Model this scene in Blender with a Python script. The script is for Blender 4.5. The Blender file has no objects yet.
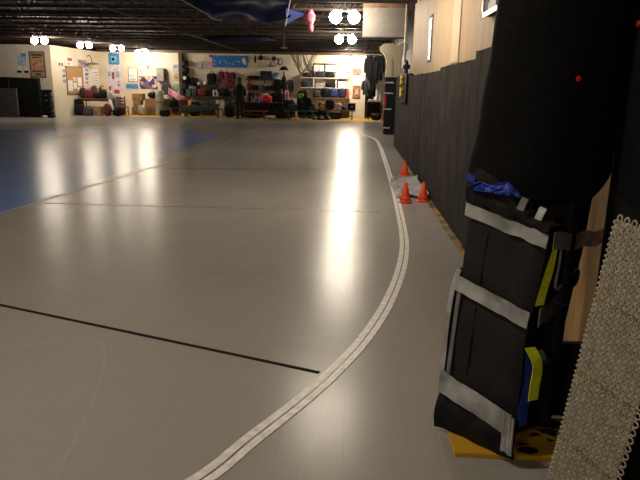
import bpy, bmesh, math, random
from mathutils import Vector, Matrix, noise
random.seed(4)
C = bpy.context.scene.collection
PI = math.pi

# ------------------------------------------------------------------ materials
MC = {}
def M(name, col, rough=.6, metal=0., var=.12, scale=8., bump=0., col2=None, stretch=None, emit=0., spec=.5, sheen=0.):
    if name in MC: return MC[name]
    m = bpy.data.materials.new(name); m.use_nodes = True
    nt = m.node_tree; N = nt.nodes; L = nt.links; b = N['Principled BSDF']
    b.inputs['Roughness'].default_value = rough; b.inputs['Metallic'].default_value = metal
    b.inputs['Specular IOR Level'].default_value = spec
    tc = N.new('ShaderNodeTexCoord'); mp = N.new('ShaderNodeMapping'); L.new(tc.outputs['Object'], mp.inputs['Vector'])
    if stretch: mp.inputs['Scale'].default_value = stretch
    n = N.new('ShaderNodeTexNoise'); n.inputs['Scale'].default_value = scale; n.inputs['Detail'].default_value = 5
    L.new(mp.outputs['Vector'], n.inputs['Vector'])
    r = N.new('ShaderNodeValToRGB')
    if col2 is None:
        c1 = [max(0, c*(1-var*2)) for c in col]; c2 = [min(1, c*(1+var*2)) for c in col]
        r.color_ramp.elements[0].position = .3; r.color_ramp.elements[1].position = .7
    else:
        c1, c2 = col, col2
        r.color_ramp.elements[0].position = .44; r.color_ramp.elements[1].position = .56
    r.color_ramp.elements[0].color = (*c1, 1); r.color_ramp.elements[1].color = (*c2, 1)
    L.new(n.outputs['Fac'], r.inputs['Fac']); L.new(r.outputs['Color'], b.inputs['Base Color'])
    if bump:
        bp = N.new('ShaderNodeBump'); bp.inputs['Strength'].default_value = bump; bp.inputs['Distance'].default_value = .02
        L.new(n.outputs['Fac'], bp.inputs['Height']); L.new(bp.outputs['Normal'], b.inputs['Normal'])
    if emit:
        b.inputs['Emission Color'].default_value = (*col, 1); b.inputs['Emission Strength'].default_value = emit
    MC[name] = m; return m

def floor_mat(name, col, rough, scuff=True):
    m = bpy.data.materials.new(name); m.use_nodes = True
    nt = m.node_tree; N = nt.nodes; L = nt.links; b = N['Principled BSDF']
    tc = N.new('ShaderNodeTexCoord')
    n1 = N.new('ShaderNodeTexNoise'); n1.inputs['Scale'].default_value = .9; n1.inputs['Detail'].default_value = 8; n1.inputs['Roughness'].default_value = .7
    L.new(tc.outputs['Object'], n1.inputs['Vector'])
    r1 = N.new('ShaderNodeValToRGB'); r1.color_ramp.elements[0].position = .3; r1.color_ramp.elements[1].position = .7
    r1.color_ramp.elements[0].color = (*[c*.93 for c in col], 1); r1.color_ramp.elements[1].color = (*[min(1, c*1.06) for c in col], 1)
    L.new(n1.outputs['Fac'], r1.inputs['Fac'])
    # wheel scuffs: thin pale curved strands
    mp = N.new('ShaderNodeMapping'); mp.inputs['Scale'].default_value = (1.6, .5, 1); mp.inputs['Rotation'].default_value = (0, 0, .5)
    L.new(tc.outputs['Object'], mp.inputs['Vector'])
    n2 = N.new('ShaderNodeTexNoise'); n2.inputs['Scale'].default_value = .55; n2.inputs['Detail'].default_value = 0; n2.inputs['Distortion'].default_value = .1
    L.new(mp.outputs['Vector'], n2.inputs['Vector'])
    r2 = N.new('ShaderNodeValToRGB'); e = r2.color_ramp.elements
    e[0].position = .4965; e[0].color = (0, 0, 0, 1); e[1].position = .5; e[1].color = (1, 1, 1, 1)
    x = e.new(.5035); x.color = (0, 0, 0, 1)
    L.new(n2.outputs['Fac'], r2.inputs['Fac'])
    n4 = N.new('ShaderNodeTexNoise'); n4.inputs['Scale'].default_value = 2.2; L.new(tc.outputs['Object'], n4.inputs['Vector'])
    mm = N.new('ShaderNodeMath'); mm.operation = 'MULTIPLY'; L.new(r2.outputs['Color'], mm.inputs[0]); L.new(n4.outputs['Fac'], mm.inputs[1])
    m2 = N.new('ShaderNodeMath'); m2.operation = 'MULTIPLY'; m2.inputs[1].default_value = .28; L.new(mm.outputs[0], m2.inputs[0])
    mix = N.new('ShaderNodeMixRGB'); mix.inputs['Color2'].default_value = (*[min(1, c*1.7+.04) for c in col], 1)
    L.new(m2.outputs[0], mix.inputs['Fac']); L.new(r1.outputs['Color'], mix.inputs['Color1'])
    # interlocking sport tiles: fine joints
    bt = N.new('ShaderNodeTexBrick'); bt.offset = 0; bt.inputs['Scale'].default_value = 1; bt.inputs['Brick Width'].default_value = .3; bt.inputs['Row Height'].default_value = .3
    bt.inputs['Mortar Size'].default_value = .003; bt.inputs['Color1'].default_value = (1, 1, 1, 1); bt.inputs['Color2'].default_value = (.98, .98, .98, 1); bt.inputs['Mortar'].default_value = (.9, .9, .9, 1)
    L.new(tc.outputs['Object'], bt.inputs['Vector'])
    mu = N.new('ShaderNodeMixRGB'); mu.blend_type = 'MULTIPLY'; mu.inputs['Fac'].default_value = .8
    L.new(mix.outputs['Color'], mu.inputs['Color1']); L.new(bt.outputs['Color'], mu.inputs['Color2'])
    L.new(mu.outputs['Color'], b.inputs['Base Color'])
    n3 = N.new('ShaderNodeTexNoise'); n3.inputs['Scale'].default_value = 5; n3.inputs['Detail'].default_value = 6; L.new(tc.outputs['Object'], n3.inputs['Vector'])
    mr = N.new('ShaderNodeMapRange'); mr.inputs['To Min'].default_value = rough-.03; mr.inputs['To Max'].default_value = rough+.03
    L.new(n3.outputs['Fac'], mr.inputs['Value']); L.new(mr.outputs['Result'], b.inputs['Roughness'])
    bp = N.new('ShaderNodeBump'); bp.inputs['Strength'].default_value = .10; bp.inputs['Distance'].default_value = .003
    n5 = N.new('ShaderNodeTexNoise'); n5.inputs['Scale'].default_value = 28; n5.inputs['Detail'].default_value = 3; mp5 = N.new('ShaderNodeMapping'); mp5.inputs['Scale'].default_value = (.25, 1, 1)
    L.new(tc.outputs['Object'], mp5.inputs['Vector']); L.new(mp5.outputs['Vector'], n5.inputs['Vector'])
    L.new(n5.outputs['Fac'], bp.inputs['Height']); L.new(bp.outputs['Normal'], b.inputs['Normal'])
    b.inputs['Specular IOR Level'].default_value = .15
    return m

def wood_mat(name, ca, cb, rough=.55, axis='Z', scale=3.):
    s = {'Z': (9, 9, .7), 'X': (.7, 9, 9), 'Y': (9, .7, 9)}[axis]
    return M(name, ca, rough, col2=cb, scale=scale, stretch=s, bump=.05)

def print_mat(name, cols, scale=6., rough=.6):
    """a printed sheet: cells of flat colour"""
    if name in MC: return MC[name]
    m = bpy.data.materials.new(name); m.use_nodes = True
    nt = m.node_tree; N = nt.nodes; L = nt.links; b = N['Principled BSDF']; b.inputs['Roughness'].default_value = rough
    tc = N.new('ShaderNodeTexCoord'); v = N.new('ShaderNodeTexVoronoi'); v.inputs['Scale'].default_value = scale
    L.new(tc.outputs['Object'], v.inputs['Vector'])
    sp = N.new('ShaderNodeSeparateColor'); L.new(v.outputs['Color'], sp.inputs['Color'])
    r = N.new('ShaderNodeValToRGB'); r.color_ramp.interpolation = 'CONSTANT'; e = r.color_ramp.elements
    for i, c in enumerate(cols):
        p = i/len(cols)
        if i < 2: q = e[i]; q.position = p
        else: q = e.new(p)
        q.color = (*c, 1)
    L.new(sp.outputs['Red'], r.inputs['Fac']); L.new(r.outputs['Color'], b.inputs['Base Color'])
    MC[name] = m; return m

BLACK = M('black_vinyl', (.008, .008, .009), .6, var=.25, scale=14, bump=.1, spec=.2)
DARK = M('dark_cloth', (.016, .014, .016), .9, var=.3, scale=20, bump=.2, spec=.15)
FELT = M('dark_felt_mat', (.021, .018, .015), .95, col2=(.038, .032, .027), scale=3.5, stretch=(1, 1.3, .6), bump=.06, spec=.15)
NEARMAT = M('black_foam_pad', (.0045, .0043, .0047), .85, var=.2, scale=60, bump=.15, spec=.12)
PADF = M('black_pad_cover', (.0125, .0122, .0125), .75, var=.15, scale=60, bump=.15, spec=.3)
TAPE = M('silver_duct_tape', (.44, .44, .45), .38, .35, var=.22, scale=9, bump=.35)
TAPED = M('dull_grey_tape', (.2, .2, .205), .45, .2, var=.2, scale=9, bump=.3)
PLY = wood_mat('plywood_sheet', (.46, .285, .125), (.55, .355, .17), .6)
PLYD = wood_mat('old_plywood', (.36, .27, .17), (.46, .35, .22), .7)
CREAM = M('cream_paint', (.66, .57, .44), .8, var=.04, scale=2)
WHITEP = M('white_paint', (.62, .57, .50), .7, var=.05, scale=3)
WHITE = M('white_plastic', (.75, .74, .72), .5, var=.04)
PAPER = M('white_paper', (.72, .70, .68), .8, var=.06)
YELLOW = M('worn_yellow_paint', (.62, .33, .02), .55, col2=(.68, .38, .03), scale=5)
YELWORN = M('chipped_yellow_paint', (.012, .010, .008), .6, col2=(.62, .33, .015), scale=9, bump=.2)
YELLOW_FLOOR = M('yellow_floor_paint', (.50, .29, .02), .55, var=.25, scale=3)
YELLOW_EDGE = M('worn_yellow_edge', (.10, .075, .04), .6, col2=(.36, .21, .04), scale=2.5)
NEON = M('neon_yellow_webbing', (.72, .80, .03), .55, var=.1, scale=30)
BLUEC = M('royal_blue_cloth', (.012, .035, .33), .6, var=.25, scale=16, bump=.3)
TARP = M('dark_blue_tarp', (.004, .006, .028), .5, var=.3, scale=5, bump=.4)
TARPL = M('lit_blue_tarp', (.03, .09, .62), .45, var=.2, scale=8, bump=.3)  # tarp blue with the light on its corner painted into the colour
ORANGE = M('orange_cone_plastic', (.85, .085, .02), .42, var=.08, scale=10)
RED = M('red_plastic', (.50, .02, .02), .45, var=.1)
PINK = M('pink_paper', (.75, .22, .30), .7, var=.15, scale=12, bump=.3)
BEIGE = M('beige_tile_plastic', (.40, .365, .285), .5, var=.1, scale=30)
BEIGED = M('tan_tile_joint', (.34, .26, .10), .55, var=.2, scale=40)
ROOFM = M('dark_roof_deck', (.035, .025, .02), .8, var=.3, scale=2)
STEEL = M('brown_painted_steel', (.060, .038, .028), .55, .1, var=.3, scale=6)
BEAMM = M('black_painted_steel', (.018, .015, .018), .6, .1, var=.2)
GREYM = M('grey_metal', (.22, .22, .22), .45, .5, var=.15)
CHROME = M('bright_metal', (.6, .6, .6), .3, .9, var=.1)
CARD = M('brown_cardboard', (.33, .19, .09), .85, var=.12, scale=6)
CARDD = M('dark_cardboard', (.22, .12, .06), .85, var=.12, scale=6)
WOODT = wood_mat('brown_wood', (.17, .085, .035), (.23, .12, .05), .5, 'X')
WOODR = wood_mat('red_brown_wood', (.14, .05, .025), (.19, .07, .035), .5, 'X')
WOODD = wood_mat('dark_wood', (.045, .026, .016), (.07, .04, .024), .5, 'X')
MAROON = M('maroon_cloth', (.12, .012, .03), .8, var=.25, bump=.3)
MAGENTA = M('magenta_cloth', (.30, .015, .10), .8, var=.25, bump=.3)
REDC = M('red_cloth', (.15, .012, .014), .8, var=.25, bump=.3)
NAVY = M('navy_cloth', (.009, .012, .05), .75, var=.25, bump=.3)
BLUEB = M('blue_nylon', (.013, .033, .14), .6, var=.25, bump=.3)
GREEND = M('dark_green_canvas', (.020, .038, .026), .8, var=.3, bump=.3)
GREENP = M('dark_green_paint', (.03, .075, .045), .5, var=.15)
GREENG = M('grey_green_wrap', (.36, .35, .28), .5, var=.25, bump=.4)
LIME = M('lime_nylon', (.25, .55, .03), .6, var=.15)
GREYP = M('grey_plastic_bin', (.26, .245, .22), .55, var=.1)
GREYB = M('dull_grey_board', (.055, .054, .054), .7, var=.15)
TAN = M('tan_cloth', (.40, .27, .15), .8, var=.2, bump=.2)
SKIN = M('skin', (.42, .24, .16), .6, var=.08)
HAIR = M('dark_hair', (.025, .015, .010), .6, var=.3, scale=30, bump=.3)
SKYB = M('sky_blue_sheet', (.035, .23, .52), .6, var=.08)
CORK = M('cork', (.40, .22, .08), .9, var=.2, scale=60)
CLEAR = M('clear_plastic_bag', (.42, .40, .37), .3, var=.25, bump=.5)
SHEETP = M('crumpled_grey_sheet', (.30, .285, .30), .7, var=.2, scale=7, bump=.5)
TAPEW = M('white_floor_tape', (.78, .76, .72), .45, var=.1, scale=20)
TAPEB = M('black_floor_tape', (.012, .012, .013), .9, spec=.1, var=.15, scale=20)
TAPEG = M('worn_grey_floor_tape', (.13, .125, .115), .4, var=.3, scale=12)
TAPEP = M('worn_pink_floor_tape', (.26, .19, .17), .4, var=.3, scale=12)
TAPET = M('tan_floor_tape', (.33, .31, .27), .4, var=.25, scale=12)
LC = (1, .87, .69)
BULB = M('lamp_glow', LC, .4, emit=122, var=0); BULBS = M('lamp_glow_soft', LC, .4, emit=122*.75, var=0); BULBM = M('lamp_glow_bright', LC, .4, emit=122*1.15, var=0); BULBX = M('lamp_glow_strong', LC, .4, emit=122*2.6, var=0)

# ------------------------------------------------------------------ mesh helpers
def nb(): return bmesh.new()
def obj(name, bm, mat, parent=None, smooth=False, loc=None):
    me = bpy.data.meshes.new(name); bmesh.ops.recalc_face_normals(bm, faces=bm.faces); bm.to_mesh(me); bm.free()
    if smooth:
        for p in me.polygons: p.use_smooth = True
        if hasattr(me, 'set_sharp_from_angle'): me.set_sharp_from_angle(angle=math.radians(42))
    me.materials.append(mat)
    o = bpy.data.objects.new(name, me); C.objects.link(o)
    if parent: o.parent = parent
    if loc: o.location = loc
    return o
def tag(o, label, cat, group=None):
    o['label'] = label; o['category'] = cat
    if group: o['group'] = group
    return o
def thing(name, label, cat, loc=(0, 0, 0), rz=0, group=None):
    o = bpy.data.objects.new(name, None); C.objects.link(o); o.empty_display_size = .1
    o.location = loc; o.rotation_euler = (0, 0, rz)
    return tag(o, label, cat, group)
def struct(name, bm, mat, parent=None):
    o = obj(name, bm, mat, parent)
    if not parent: o['kind'] = 'structure'
    return o
def dup(root, label, loc, rz=None):
    r = root.copy(); C.objects.link(r); r.location = loc; r['label'] = label
    if rz is not None: r.rotation_euler = (0, 0, rz)
    for ch in list(root.children):
        c = ch.copy(); C.objects.link(c); c.parent = r
        for g in list(ch.children):
            d = g.copy(); C.objects.link(d); d.parent = c
    return r
def box(bm, c, s, bev=0., rot=None):
    mt = Matrix.Translation(c)
    if rot is not None: mt = mt @ rot
    r = bmesh.ops.create_cube(bm, size=1, matrix=mt @ Matrix.Diagonal((*s, 1)))
    if bev:
        es = list({e for v in r['verts'] for e in v.link_edges})
        bmesh.ops.bevel(bm, geom=es, offset=min(bev, min(s)*.45), segments=2, affect='EDGES', profile=.6)
    return bm
def bx(bm, x0, x1, y0, y1, z0, z1, bev=0.): return box(bm, ((x0+x1)/2, (y0+y1)/2, (z0+z1)/2), (x1-x0, y1-y0, z1-z0), bev)
def tube(bm, pts, r, n=8):
    pts = [Vector(p) for p in pts]; rings = []
    for i, p in enumerate(pts):
        t = (pts[min(i+1, len(pts)-1)]-pts[max(i-1, 0)]).normalized()
        a = t.orthogonal().normalized()
        if i:
            a = (pa - t*pa.dot(t)).normalized()
        pa = a; b = t.cross(a); rr = r[i] if isinstance(r, (list, tuple)) else r
        rings.append([bm.verts.new(p+a*rr*math.cos(2*PI*k/n)+b*rr*math.sin(2*PI*k/n)) for k in range(n)])
    for i in range(len(rings)-1):
        for k in range(n): bm.faces.new((rings[i][k], rings[i][(k+1) % n], rings[i+1][(k+1) % n], rings[i+1][k]))
    bm.faces.new(rings[0][::-1]); bm.faces.new(rings[-1]); return bm
def lathe(bm, prof, c=(0, 0, 0), n=20, sx=1, sy=1):
    c = Vector(c); rings = []
    for r, z in prof:
        if r < 1e-5: rings.append([bm.verts.new(c+Vector((0, 0, z)))])
        else: rings.append([bm.verts.new(c+Vector((sx*r*math.cos(2*PI*k/n), sy*r*math.sin(2*PI*k/n), z))) for k in range(n)])
    for a, b in zip(rings, rings[1:]):
        for k in range(n):
            q = [a[k % len(a)], a[(k+1) % len(a)], b[(k+1) % len(b)], b[k % len(b)]]
            u = []
            for v in q:
                if v not in u: u.append(v)
            if len(u) > 2: bm.faces.new(u)
    for ring in (rings[0], rings[-1]):
        if len(ring) > 2: bm.faces.new(ring)
    return bm
def blob(bm, c, s, p=2.6, amp=.06, f=3., seed=0, nu=20, nv=12, rz=0):
    """rounded lumpy body; s = full size"""
    c = Vector(c); cr, sr = math.cos(rz), math.sin(rz); rings = []
    sg = lambda x, e: math.copysign(abs(x)**e, x)
    e = 2/p
    for j in range(nv+1):
        th = -PI/2+PI*j/nv; ring = []
        m = 1 if j in (0, nv) else nu
        for k in range(m):
            ph = 2*PI*k/nu
            x = sg(math.cos(th), e)*sg(math.cos(ph), e); y = sg(math.cos(th), e)*sg(math.sin(ph), e); z = sg(math.sin(th), e)
            w = 1+amp*noise.noise(Vector((x*f+seed*7.3, y*f+seed, z*f)))*2
            x, y, z = x*w*s[0]/2, y*w*s[1]/2, max(-1, z*w if z > 0 else z)*s[2]/2
            ring.append(bm.verts.new(c+Vector((x*cr-y*sr, x*sr+y*cr, z))))
        rings.append(ring)
    for a, b in zip(rings, rings[1:]):
        for k in range(nu):
            u = []
            for v in [a[k % len(a)], a[(k+1) % len(a)], b[(k+1) % len(b)], b[k % len(b)]]:
                if v not in u: u.append(v)
            if len(u) > 2: bm.faces.new(u)
    return bm
def sheet(bm, fn, nu, nv, t=.006):
    """a solid sheet from fn(u,v)->point, thickness t"""
    P = [[Vector(fn(i/nu, j/nv)) for j in range(nv+1)] for i in range(nu+1)]
    A = [[None]*(nv+1) for _ in range(nu+1)]; B2 = [[None]*(nv+1) for _ in range(nu+1)]
    for i in range(nu+1):
        for j in range(nv+1):
            du = P[min(i+1, nu)][j]-P[max(i-1, 0)][j]; dv = P[i][min(j+1, nv)]-P[i][max(j-1, 0)]
            nn = du.cross(dv); nn = nn.normalized() if nn.length > 1e-9 else Vector((0, 0, 1))
            A[i][j] = bm.verts.new(P[i][j]+nn*t/2); B2[i][j] = bm.verts.new(P[i][j]-nn*t/2)
    for i in range(nu):
        for j in range(nv):
            bm.faces.new((A[i][j], A[i+1][j], A[i+1][j+1], A[i][j+1])); bm.faces.new((B2[i][j], B2[i][j+1], B2[i+1][j+1], B2[i+1][j]))
    for i in range(nu):
        bm.faces.new((A[i][0], B2[i][0], B2[i+1][0], A[i+1][0])); bm.faces.new((A[i][nv], A[i+1][nv], B2[i+1][nv], B2[i][nv]))
    for j in range(nv):
        bm.faces.new((A[0][j], A[0][j+1], B2[0][j+1], B2[0][j])); bm.faces.new((A[nu][j], B2[nu][j], B2[nu][j+1], A[nu][j+1]))
    return bm
def prism(bm, poly, y0, y1):
    """outline in x,z pulled from y0 to y1"""
    a = [bm.verts.new((x, y0, z)) for x, z in poly]; b = [bm.verts.new((x, y1, z)) for x, z in poly]
    n = len(poly); bm.faces.new(a); bm.faces.new(b[::-1])
    for i in range(n): bm.faces.new((a[i], b[i], b[(i+1) % n], a[(i+1) % n]))
    return bm
def ribbon(bm, pts, w, z0, z1, wob=0., seed=0):
    """flat strip along pts on the floor"""
    pts = [Vector((p[0], p[1], 0)) for p in pts]; L_, R_ = [], []
    for i, p in enumerate(pts):
        t = (pts[min(i+1, len(pts)-1)]-pts[max(i-1, 0)]).normalized(); q = Vector((-t.y, t.x, 0))
        a = w/2*(1+wob*noise.noise(Vector((i*.9, seed, 0)))); b = w/2*(1+wob*noise.noise(Vector((i*.9, seed+9, 0))))
        L_.append(p+q*a); R_.append(p-q*b)
    V = [[bm.verts.new((v.x, v.y, z)) for v in s] for s in (L_, R_) for z in (z0, z1)]
    l0, l1, r0, r1 = V
    for i in range(len(pts)-1):
        bm.faces.new((l1[i], r1[i], r1[i+1], l1[i+1])); bm.faces.new((l0[i], l0[i+1], r0[i+1], r0[i]))
        bm.faces.new((l0[i], l1[i], l1[i+1], l0[i+1])); bm.faces.new((r0[i], r0[i+1], r1[i+1], r1[i]))
    bm.faces.new((l0[0], r0[0], r1[0], l1[0])); bm.faces.new((l0[-1], l1[-1], r1[-1], r0[-1])); return bm
def spline(P, k=8):
    P = [Vector((*p, 0)) if len(p) == 2 else Vector(p) for p in P]; out = []
    for i in range(len(P)-1):
        a, b, c, d = P[max(i-1, 0)], P[i], P[i+1], P[min(i+2, len(P)-1)]
        for j in range(k):
            t = j/k; out.append(.5*((2*b)+(c-a)*t+(2*a-5*b+4*c-d)*t*t+(3*b-a-3*c+d)*t**3))
    out.append(P[-1]); return out
def offset(pts, d):
    out = []
    for i, p in enumerate(pts):
        t = (pts[min(i+1, len(pts)-1)]-pts[max(i-1, 0)]).normalized(); out.append(p+Vector((-t.y, t.x, 0))*d)
    return out

# ------------------------------------------------------------------ the setting
WX = 1.25      # face of the right wall
struct('floor', bx(nb(), -26, 2.2, -9, 31, -.1, 0), floor_mat('grey_sport_floor', (.34, .325, .302), .255))
struct('floor_margin', bx(nb(), -26, 2.2, 31, 38.5, -.1, -.002), YELLOW_FLOOR)
def stadium(r, cx=-8.25, y0=6.5, y1=19, n=40):
    return [(cx+r*math.cos(PI*i/n), y1+r*math.sin(PI*i/n)) for i in range(n+1)]+[(cx-r*math.cos(PI*i/n), y0-r*math.sin(PI*i/n)) for i in range(n+1)]
b = nb(); st = stadium(3.95); f0 = [b.verts.new((x, y, .0015)) for x, y in st]; f1 = [b.verts.new((x, y, .0005)) for x, y in st]
b.faces.new(f0); b.faces.new(f1[::-1])
for i in range(len(st)): b.faces.new((f0[i], f1[i], f1[(i+1) % len(st)], f0[(i+1) % len(st)]))
struct('floor_infield', b, floor_mat('blue_sport_floor', (.16, .255, .54), .255))
struct('ceiling', bx(nb(), -26, 2.2, -9, 38.5, 4.25, 4.4), ROOFM)
struct('wall_right', bx(nb(), WX, 1.5, -9, 13.9, 0, 4.25), PLY)
struct('wall_right_far', bx(nb(), 2.0, 2.2, 13.0, 38.5, 0, 4.25), BEAMM)  # black colour stands in for the shadow beyond the plywood end
struct('wall_right_low', bx(nb(), WX, 1.5, 13.9, 18.0, 0, 1.95), PLYD)
struct('wall_back', bx(nb(), -14.4, .62, 34.5, 34.7, 0, 3.3), CREAM)
struct('wall_alcove', bx(nb(), .5, 2.2, 38.0, 38.2, 0, 4.25), CREAM)
struct('wall_alcove_side', bx(nb(), .42, .62, 34.7, 38.0, 0, 3.3), CREAM)
struct('wall_return', bx(nb(), -14.4, -14.2, 29.0, 34.5, 0, 3.3), CREAM)
struct('wall_left_bay', bx(nb(), -26, -14.4, 29.0, 29.2, 0, 3.3), WHITEP)
struct('wall_left', bx(nb(), -26.2, -26, -9, 38.5, 0, 4.25), WHITEP)
struct('wall_front', bx(nb(), -26, 2.2, -9.2, -9, 0, 4.25), CREAM)
struct('wall_behind_bay', bx(nb(), -26, 2.2, 38.3, 38.5, 2.0, 4.25), BEAMM)
struct('trim_back', bx(nb(), -14.2, .62, 34.3, 34.55, 3.3, 3.44), WOODD)
struct('trim_shade_pilaster', bx(nb(), -9.62, -9.42, 34.2, 34.5, 0, 3.3), WOODD)  # jutting post added to cast a shadow on the wall beside it
struct('trim_batten', bx(nb(), 1.238, WX, 7.75, 8.35, 1.93, 4.25), wood_mat('lit_batten_ply', (.55, .40, .24), (.6, .45, .28)))  # paler plywood: the lamplit strip is put into its colour
struct('trim_yellow', bx(nb(), 1.115, WX, 3.3, 15.0, 0, .004), YELLOW_EDGE)

# beams and joists
tag(obj('roof_beam', bx(nb(), -26, 1.2, 12.9, 13.1, 3.26, 3.455, .01), BEAMM), 'long black steel beam crossing under the whole roof at the top of the picture', 'beam')
def joist(y, label):
    t = thing('roof_joist', label, 'joist', (0, y, 0), 0, 'open web roof joists')
    b = nb(); bx(b, -25.9, 1.2, -.04, .04, 3.46, 3.52); obj('bottom_chord', b, STEEL, t)
    b = nb(); bx(b, -25.9, 1.2, -.05, .05, 4.18, 4.25); obj('top_chord', b, STEEL, t)
    b = nb(); x = -25.8; up = True
    while x < 1.1:
        z0, z1 = (3.5, 4.2) if up else (4.2, 3.5)
        tube(b, [(x, 0, z0), (min(x+.55, 1.15), 0, z1)], .016, 5); x += .55; up = not up
    obj('web', b, STEEL, t)
ords = ['first', 'second', 'third', 'fourth', 'fifth', 'sixth', 'seventh', 'eighth', 'ninth', 'tenth', 'eleventh', 'twelfth', 'thirteenth', 'fourteenth']
for i in range(13): joist(14.6+i*1.55, f'brown open-web steel roof joist, {ords[i]} one beyond the black beam')
# lengthwise bridging pipe
for x, lb in ((-6.2, 'thin dark pipe running lengthwise under the joists over the grey floor'), (-11.0, 'thin dark pipe running lengthwise under the joists over the blue floor')):
    tag(obj('bridging_pipe', tube(nb(), [(x, 13.2, 3.42), (x, 34.2, 3.42)], .025, 8), STEEL, smooth=True), lb, 'pipe')

# ------------------------------------------------------------------ lamps
def make_lamp(label, loc, rz=0, BULB=BULB, gap=.22, r=.145):
    t = thing('ceiling_lamp', label, 'lamp', loc, rz, 'twin bulb ceiling lamps')
    b = nb(); tube(b, [(0, 0, .16), (0, 0, 4.25-loc[2])], .014, 8); obj('stem', b, GREYM, t)
    b = nb(); box(b, (0, 0, .17), (.12, .12, .08), .01); obj('junction_box', b, GREYM, t)
    for s in (-1, 1):
        b = nb(); tube(b, [(s*.04, 0, .16), (s*gap*.8, 0, .13)], .035, 10); sk = obj('socket', b, WHITE, t)
        b = nb(); lathe(b, [(0, -r), (r*.5, -r*.87), (r*.87, -r*.5), (r, 0), (r*.87, r*.5), (r*.5, r*.87), (.03, r*1.15), (0, r*1.15)], (s*gap, 0, 0), 16); obj('bulb', b, BULB, t, True)
    return t
lamp = make_lamp('twin bulb lamp hung nearest in the right-hand row, near the blue tarp corner', (-.27, 15.3, 3.22))
soft = make_lamp('twin bulb lamp above the corner beside the tan poster', (-13.45, 26.6, 3.32), 0, BULBS)
make_lamp('twin bulb lamp hung right before the glowing right end of the back wall', (-.22, 33.1, 3.04), 0, BULBX)
make_lamp('twin bulb lamp in the row nearer than the picture shows', (-.3, 8.6, 3.35), 0, BULBM)
for src, lb, p in ((lamp, 'twin bulb lamp hung second in the row above the bright streak', (-.34, 21.7, 3.19)),
              (soft, 'twin bulb lamp above the cork board', (-12.75, 29.5, 3.33)),
              (soft, 'twin bulb lamp above the pale blue poster', (-12.0, 31.6, 3.32)),
              (lamp, 'twin bulb lamp above the cardboard boxes, close to the back wall', (-11.3, 33.3, 3.22)),
              (lamp, 'twin bulb lamp over the near turn of the track', (-1.9, 2.2, 3.6)),
              (lamp, 'twin bulb lamp over the near end of the blue floor', (-8.5, 5.0, 3.6)),
              (lamp, 'twin bulb lamp behind the viewer', (-3.6, -4.2, 3.6))):
    dup(src, lb, p)

# ------------------------------------------------------------------ track markings
TP = [(-2.2, .55), (-1.55, 1.1), (-.95, 1.75), (-.59, 2.2), (-.43, 2.51), (-.22, 2.91), (-.07, 3.24), (.12, 3.75), (.30, 4.42), (.45, 5.2), (.55, 5.95), (.61, 6.74), (.66, 8.2), (.71, 10.4), (.76, 14.2), (.79, 17.6), (.73, 20.1), (.46, 21.5), (.05, 22.6)]
tp = spline(TP, 8)
t = thing('track_boundary', 'double white tape line curving along the outer edge of the grey track', 'floor tape')
obj('tape_strip', ribbon(nb(), offset(tp, .027), .044, .0005, .004, .12, 1), TAPEW, t)
obj('tape_strip', ribbon(nb(), offset(tp, -.027), .042, .0005, .004, .12, 5), TAPEW, t)
obj('centre_cord', ribbon(nb(), tp, .010, .0005, .0028), TAPEG, t)
def tape(label, pts, w, m, z=.0028): return tag(obj('floor_tape', ribbon(nb(), spline(pts, 6), w, .0005, z, .1), m), label, 'floor tape')
tape('thin black tape line crossing the near grey floor to the white track edge', [(-4.35, 4.77), (-2.56, 4.12), (-.15, 3.23)], .030, TAPEB)
tape('faint dark tape line crossing the floor beyond the bright lamp streaks', [(-4.2, 11.8), (.62, 12.35)], .05, TAPEG)
tape('faint pinkish tape line crossing the middle of the grey floor', [(-4.2, 8.0), (.6, 8.06)], .045, TAPEP)
tape('pale tan tape line following the edge of the blue floor and round its end', [(-4.42, 5.5), (-4.35, 7.4), (-4.08, 10.4), (-3.8, 14.0), (-3.65, 17.6)]+[(-8.25+4.6*math.cos(a), 18.5+4.6*math.sin(a)) for a in [PI*k/16 for k in range(1, 15)]], .07, TAPET)
tape('orange-red tape mark in the middle of the blue floor', [(-9.1, 18.25), (-8.0, 18.5)], .28, M('orange_tape', (.62, .10, .03), .5))

# ------------------------------------------------------------------ mats along the right wall
mats = [(3.34, 6.25, 1.97, 1.185, 'dark grey wall mat right behind the taped column, tallest of the row'),
        (6.27, 8.88, 1.90, 1.20, 'dark grey wall mat beside the cones, second beyond the taped column'),
        (8.90, 11.2, 1.86, 1.205, 'dark grey wall mat third beyond the taped column, under the bright metal strip'),
        (11.22, 13.4, 1.87, 1.205, 'dark grey wall mat fourth beyond the taped column, at the end of the plywood'),
        (13.42, 17.95, 1.93, 1.205, 'long dark grey wall mat farthest along the wall, below the yellow clamps')]
for y0, y1, h, x, lb in mats:
    t = thing('wall_mat', lb, 'wall mat', (WX, (y0+y1)/2, 0), 0, 'wall mats along the right wall')
    w = (y1-y0)/2
    def fn(u, v, w=w, h=h, x=x):
        return (x-WX+.008*noise.noise(Vector((u*5, v*2, x*50))), -w+2*w*u, .01+(h-.01)*v+.008*noise.noise(Vector((u*9, 5, x*9)))*v)
    obj('cover', sheet(nb(), fn, 30, 12, .02), FELT, t, True)
    obj('core', bx(nb(), x-WX+.012, 0, -w+.01, w-.01, .01, h-.02), FELT, t)
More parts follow.
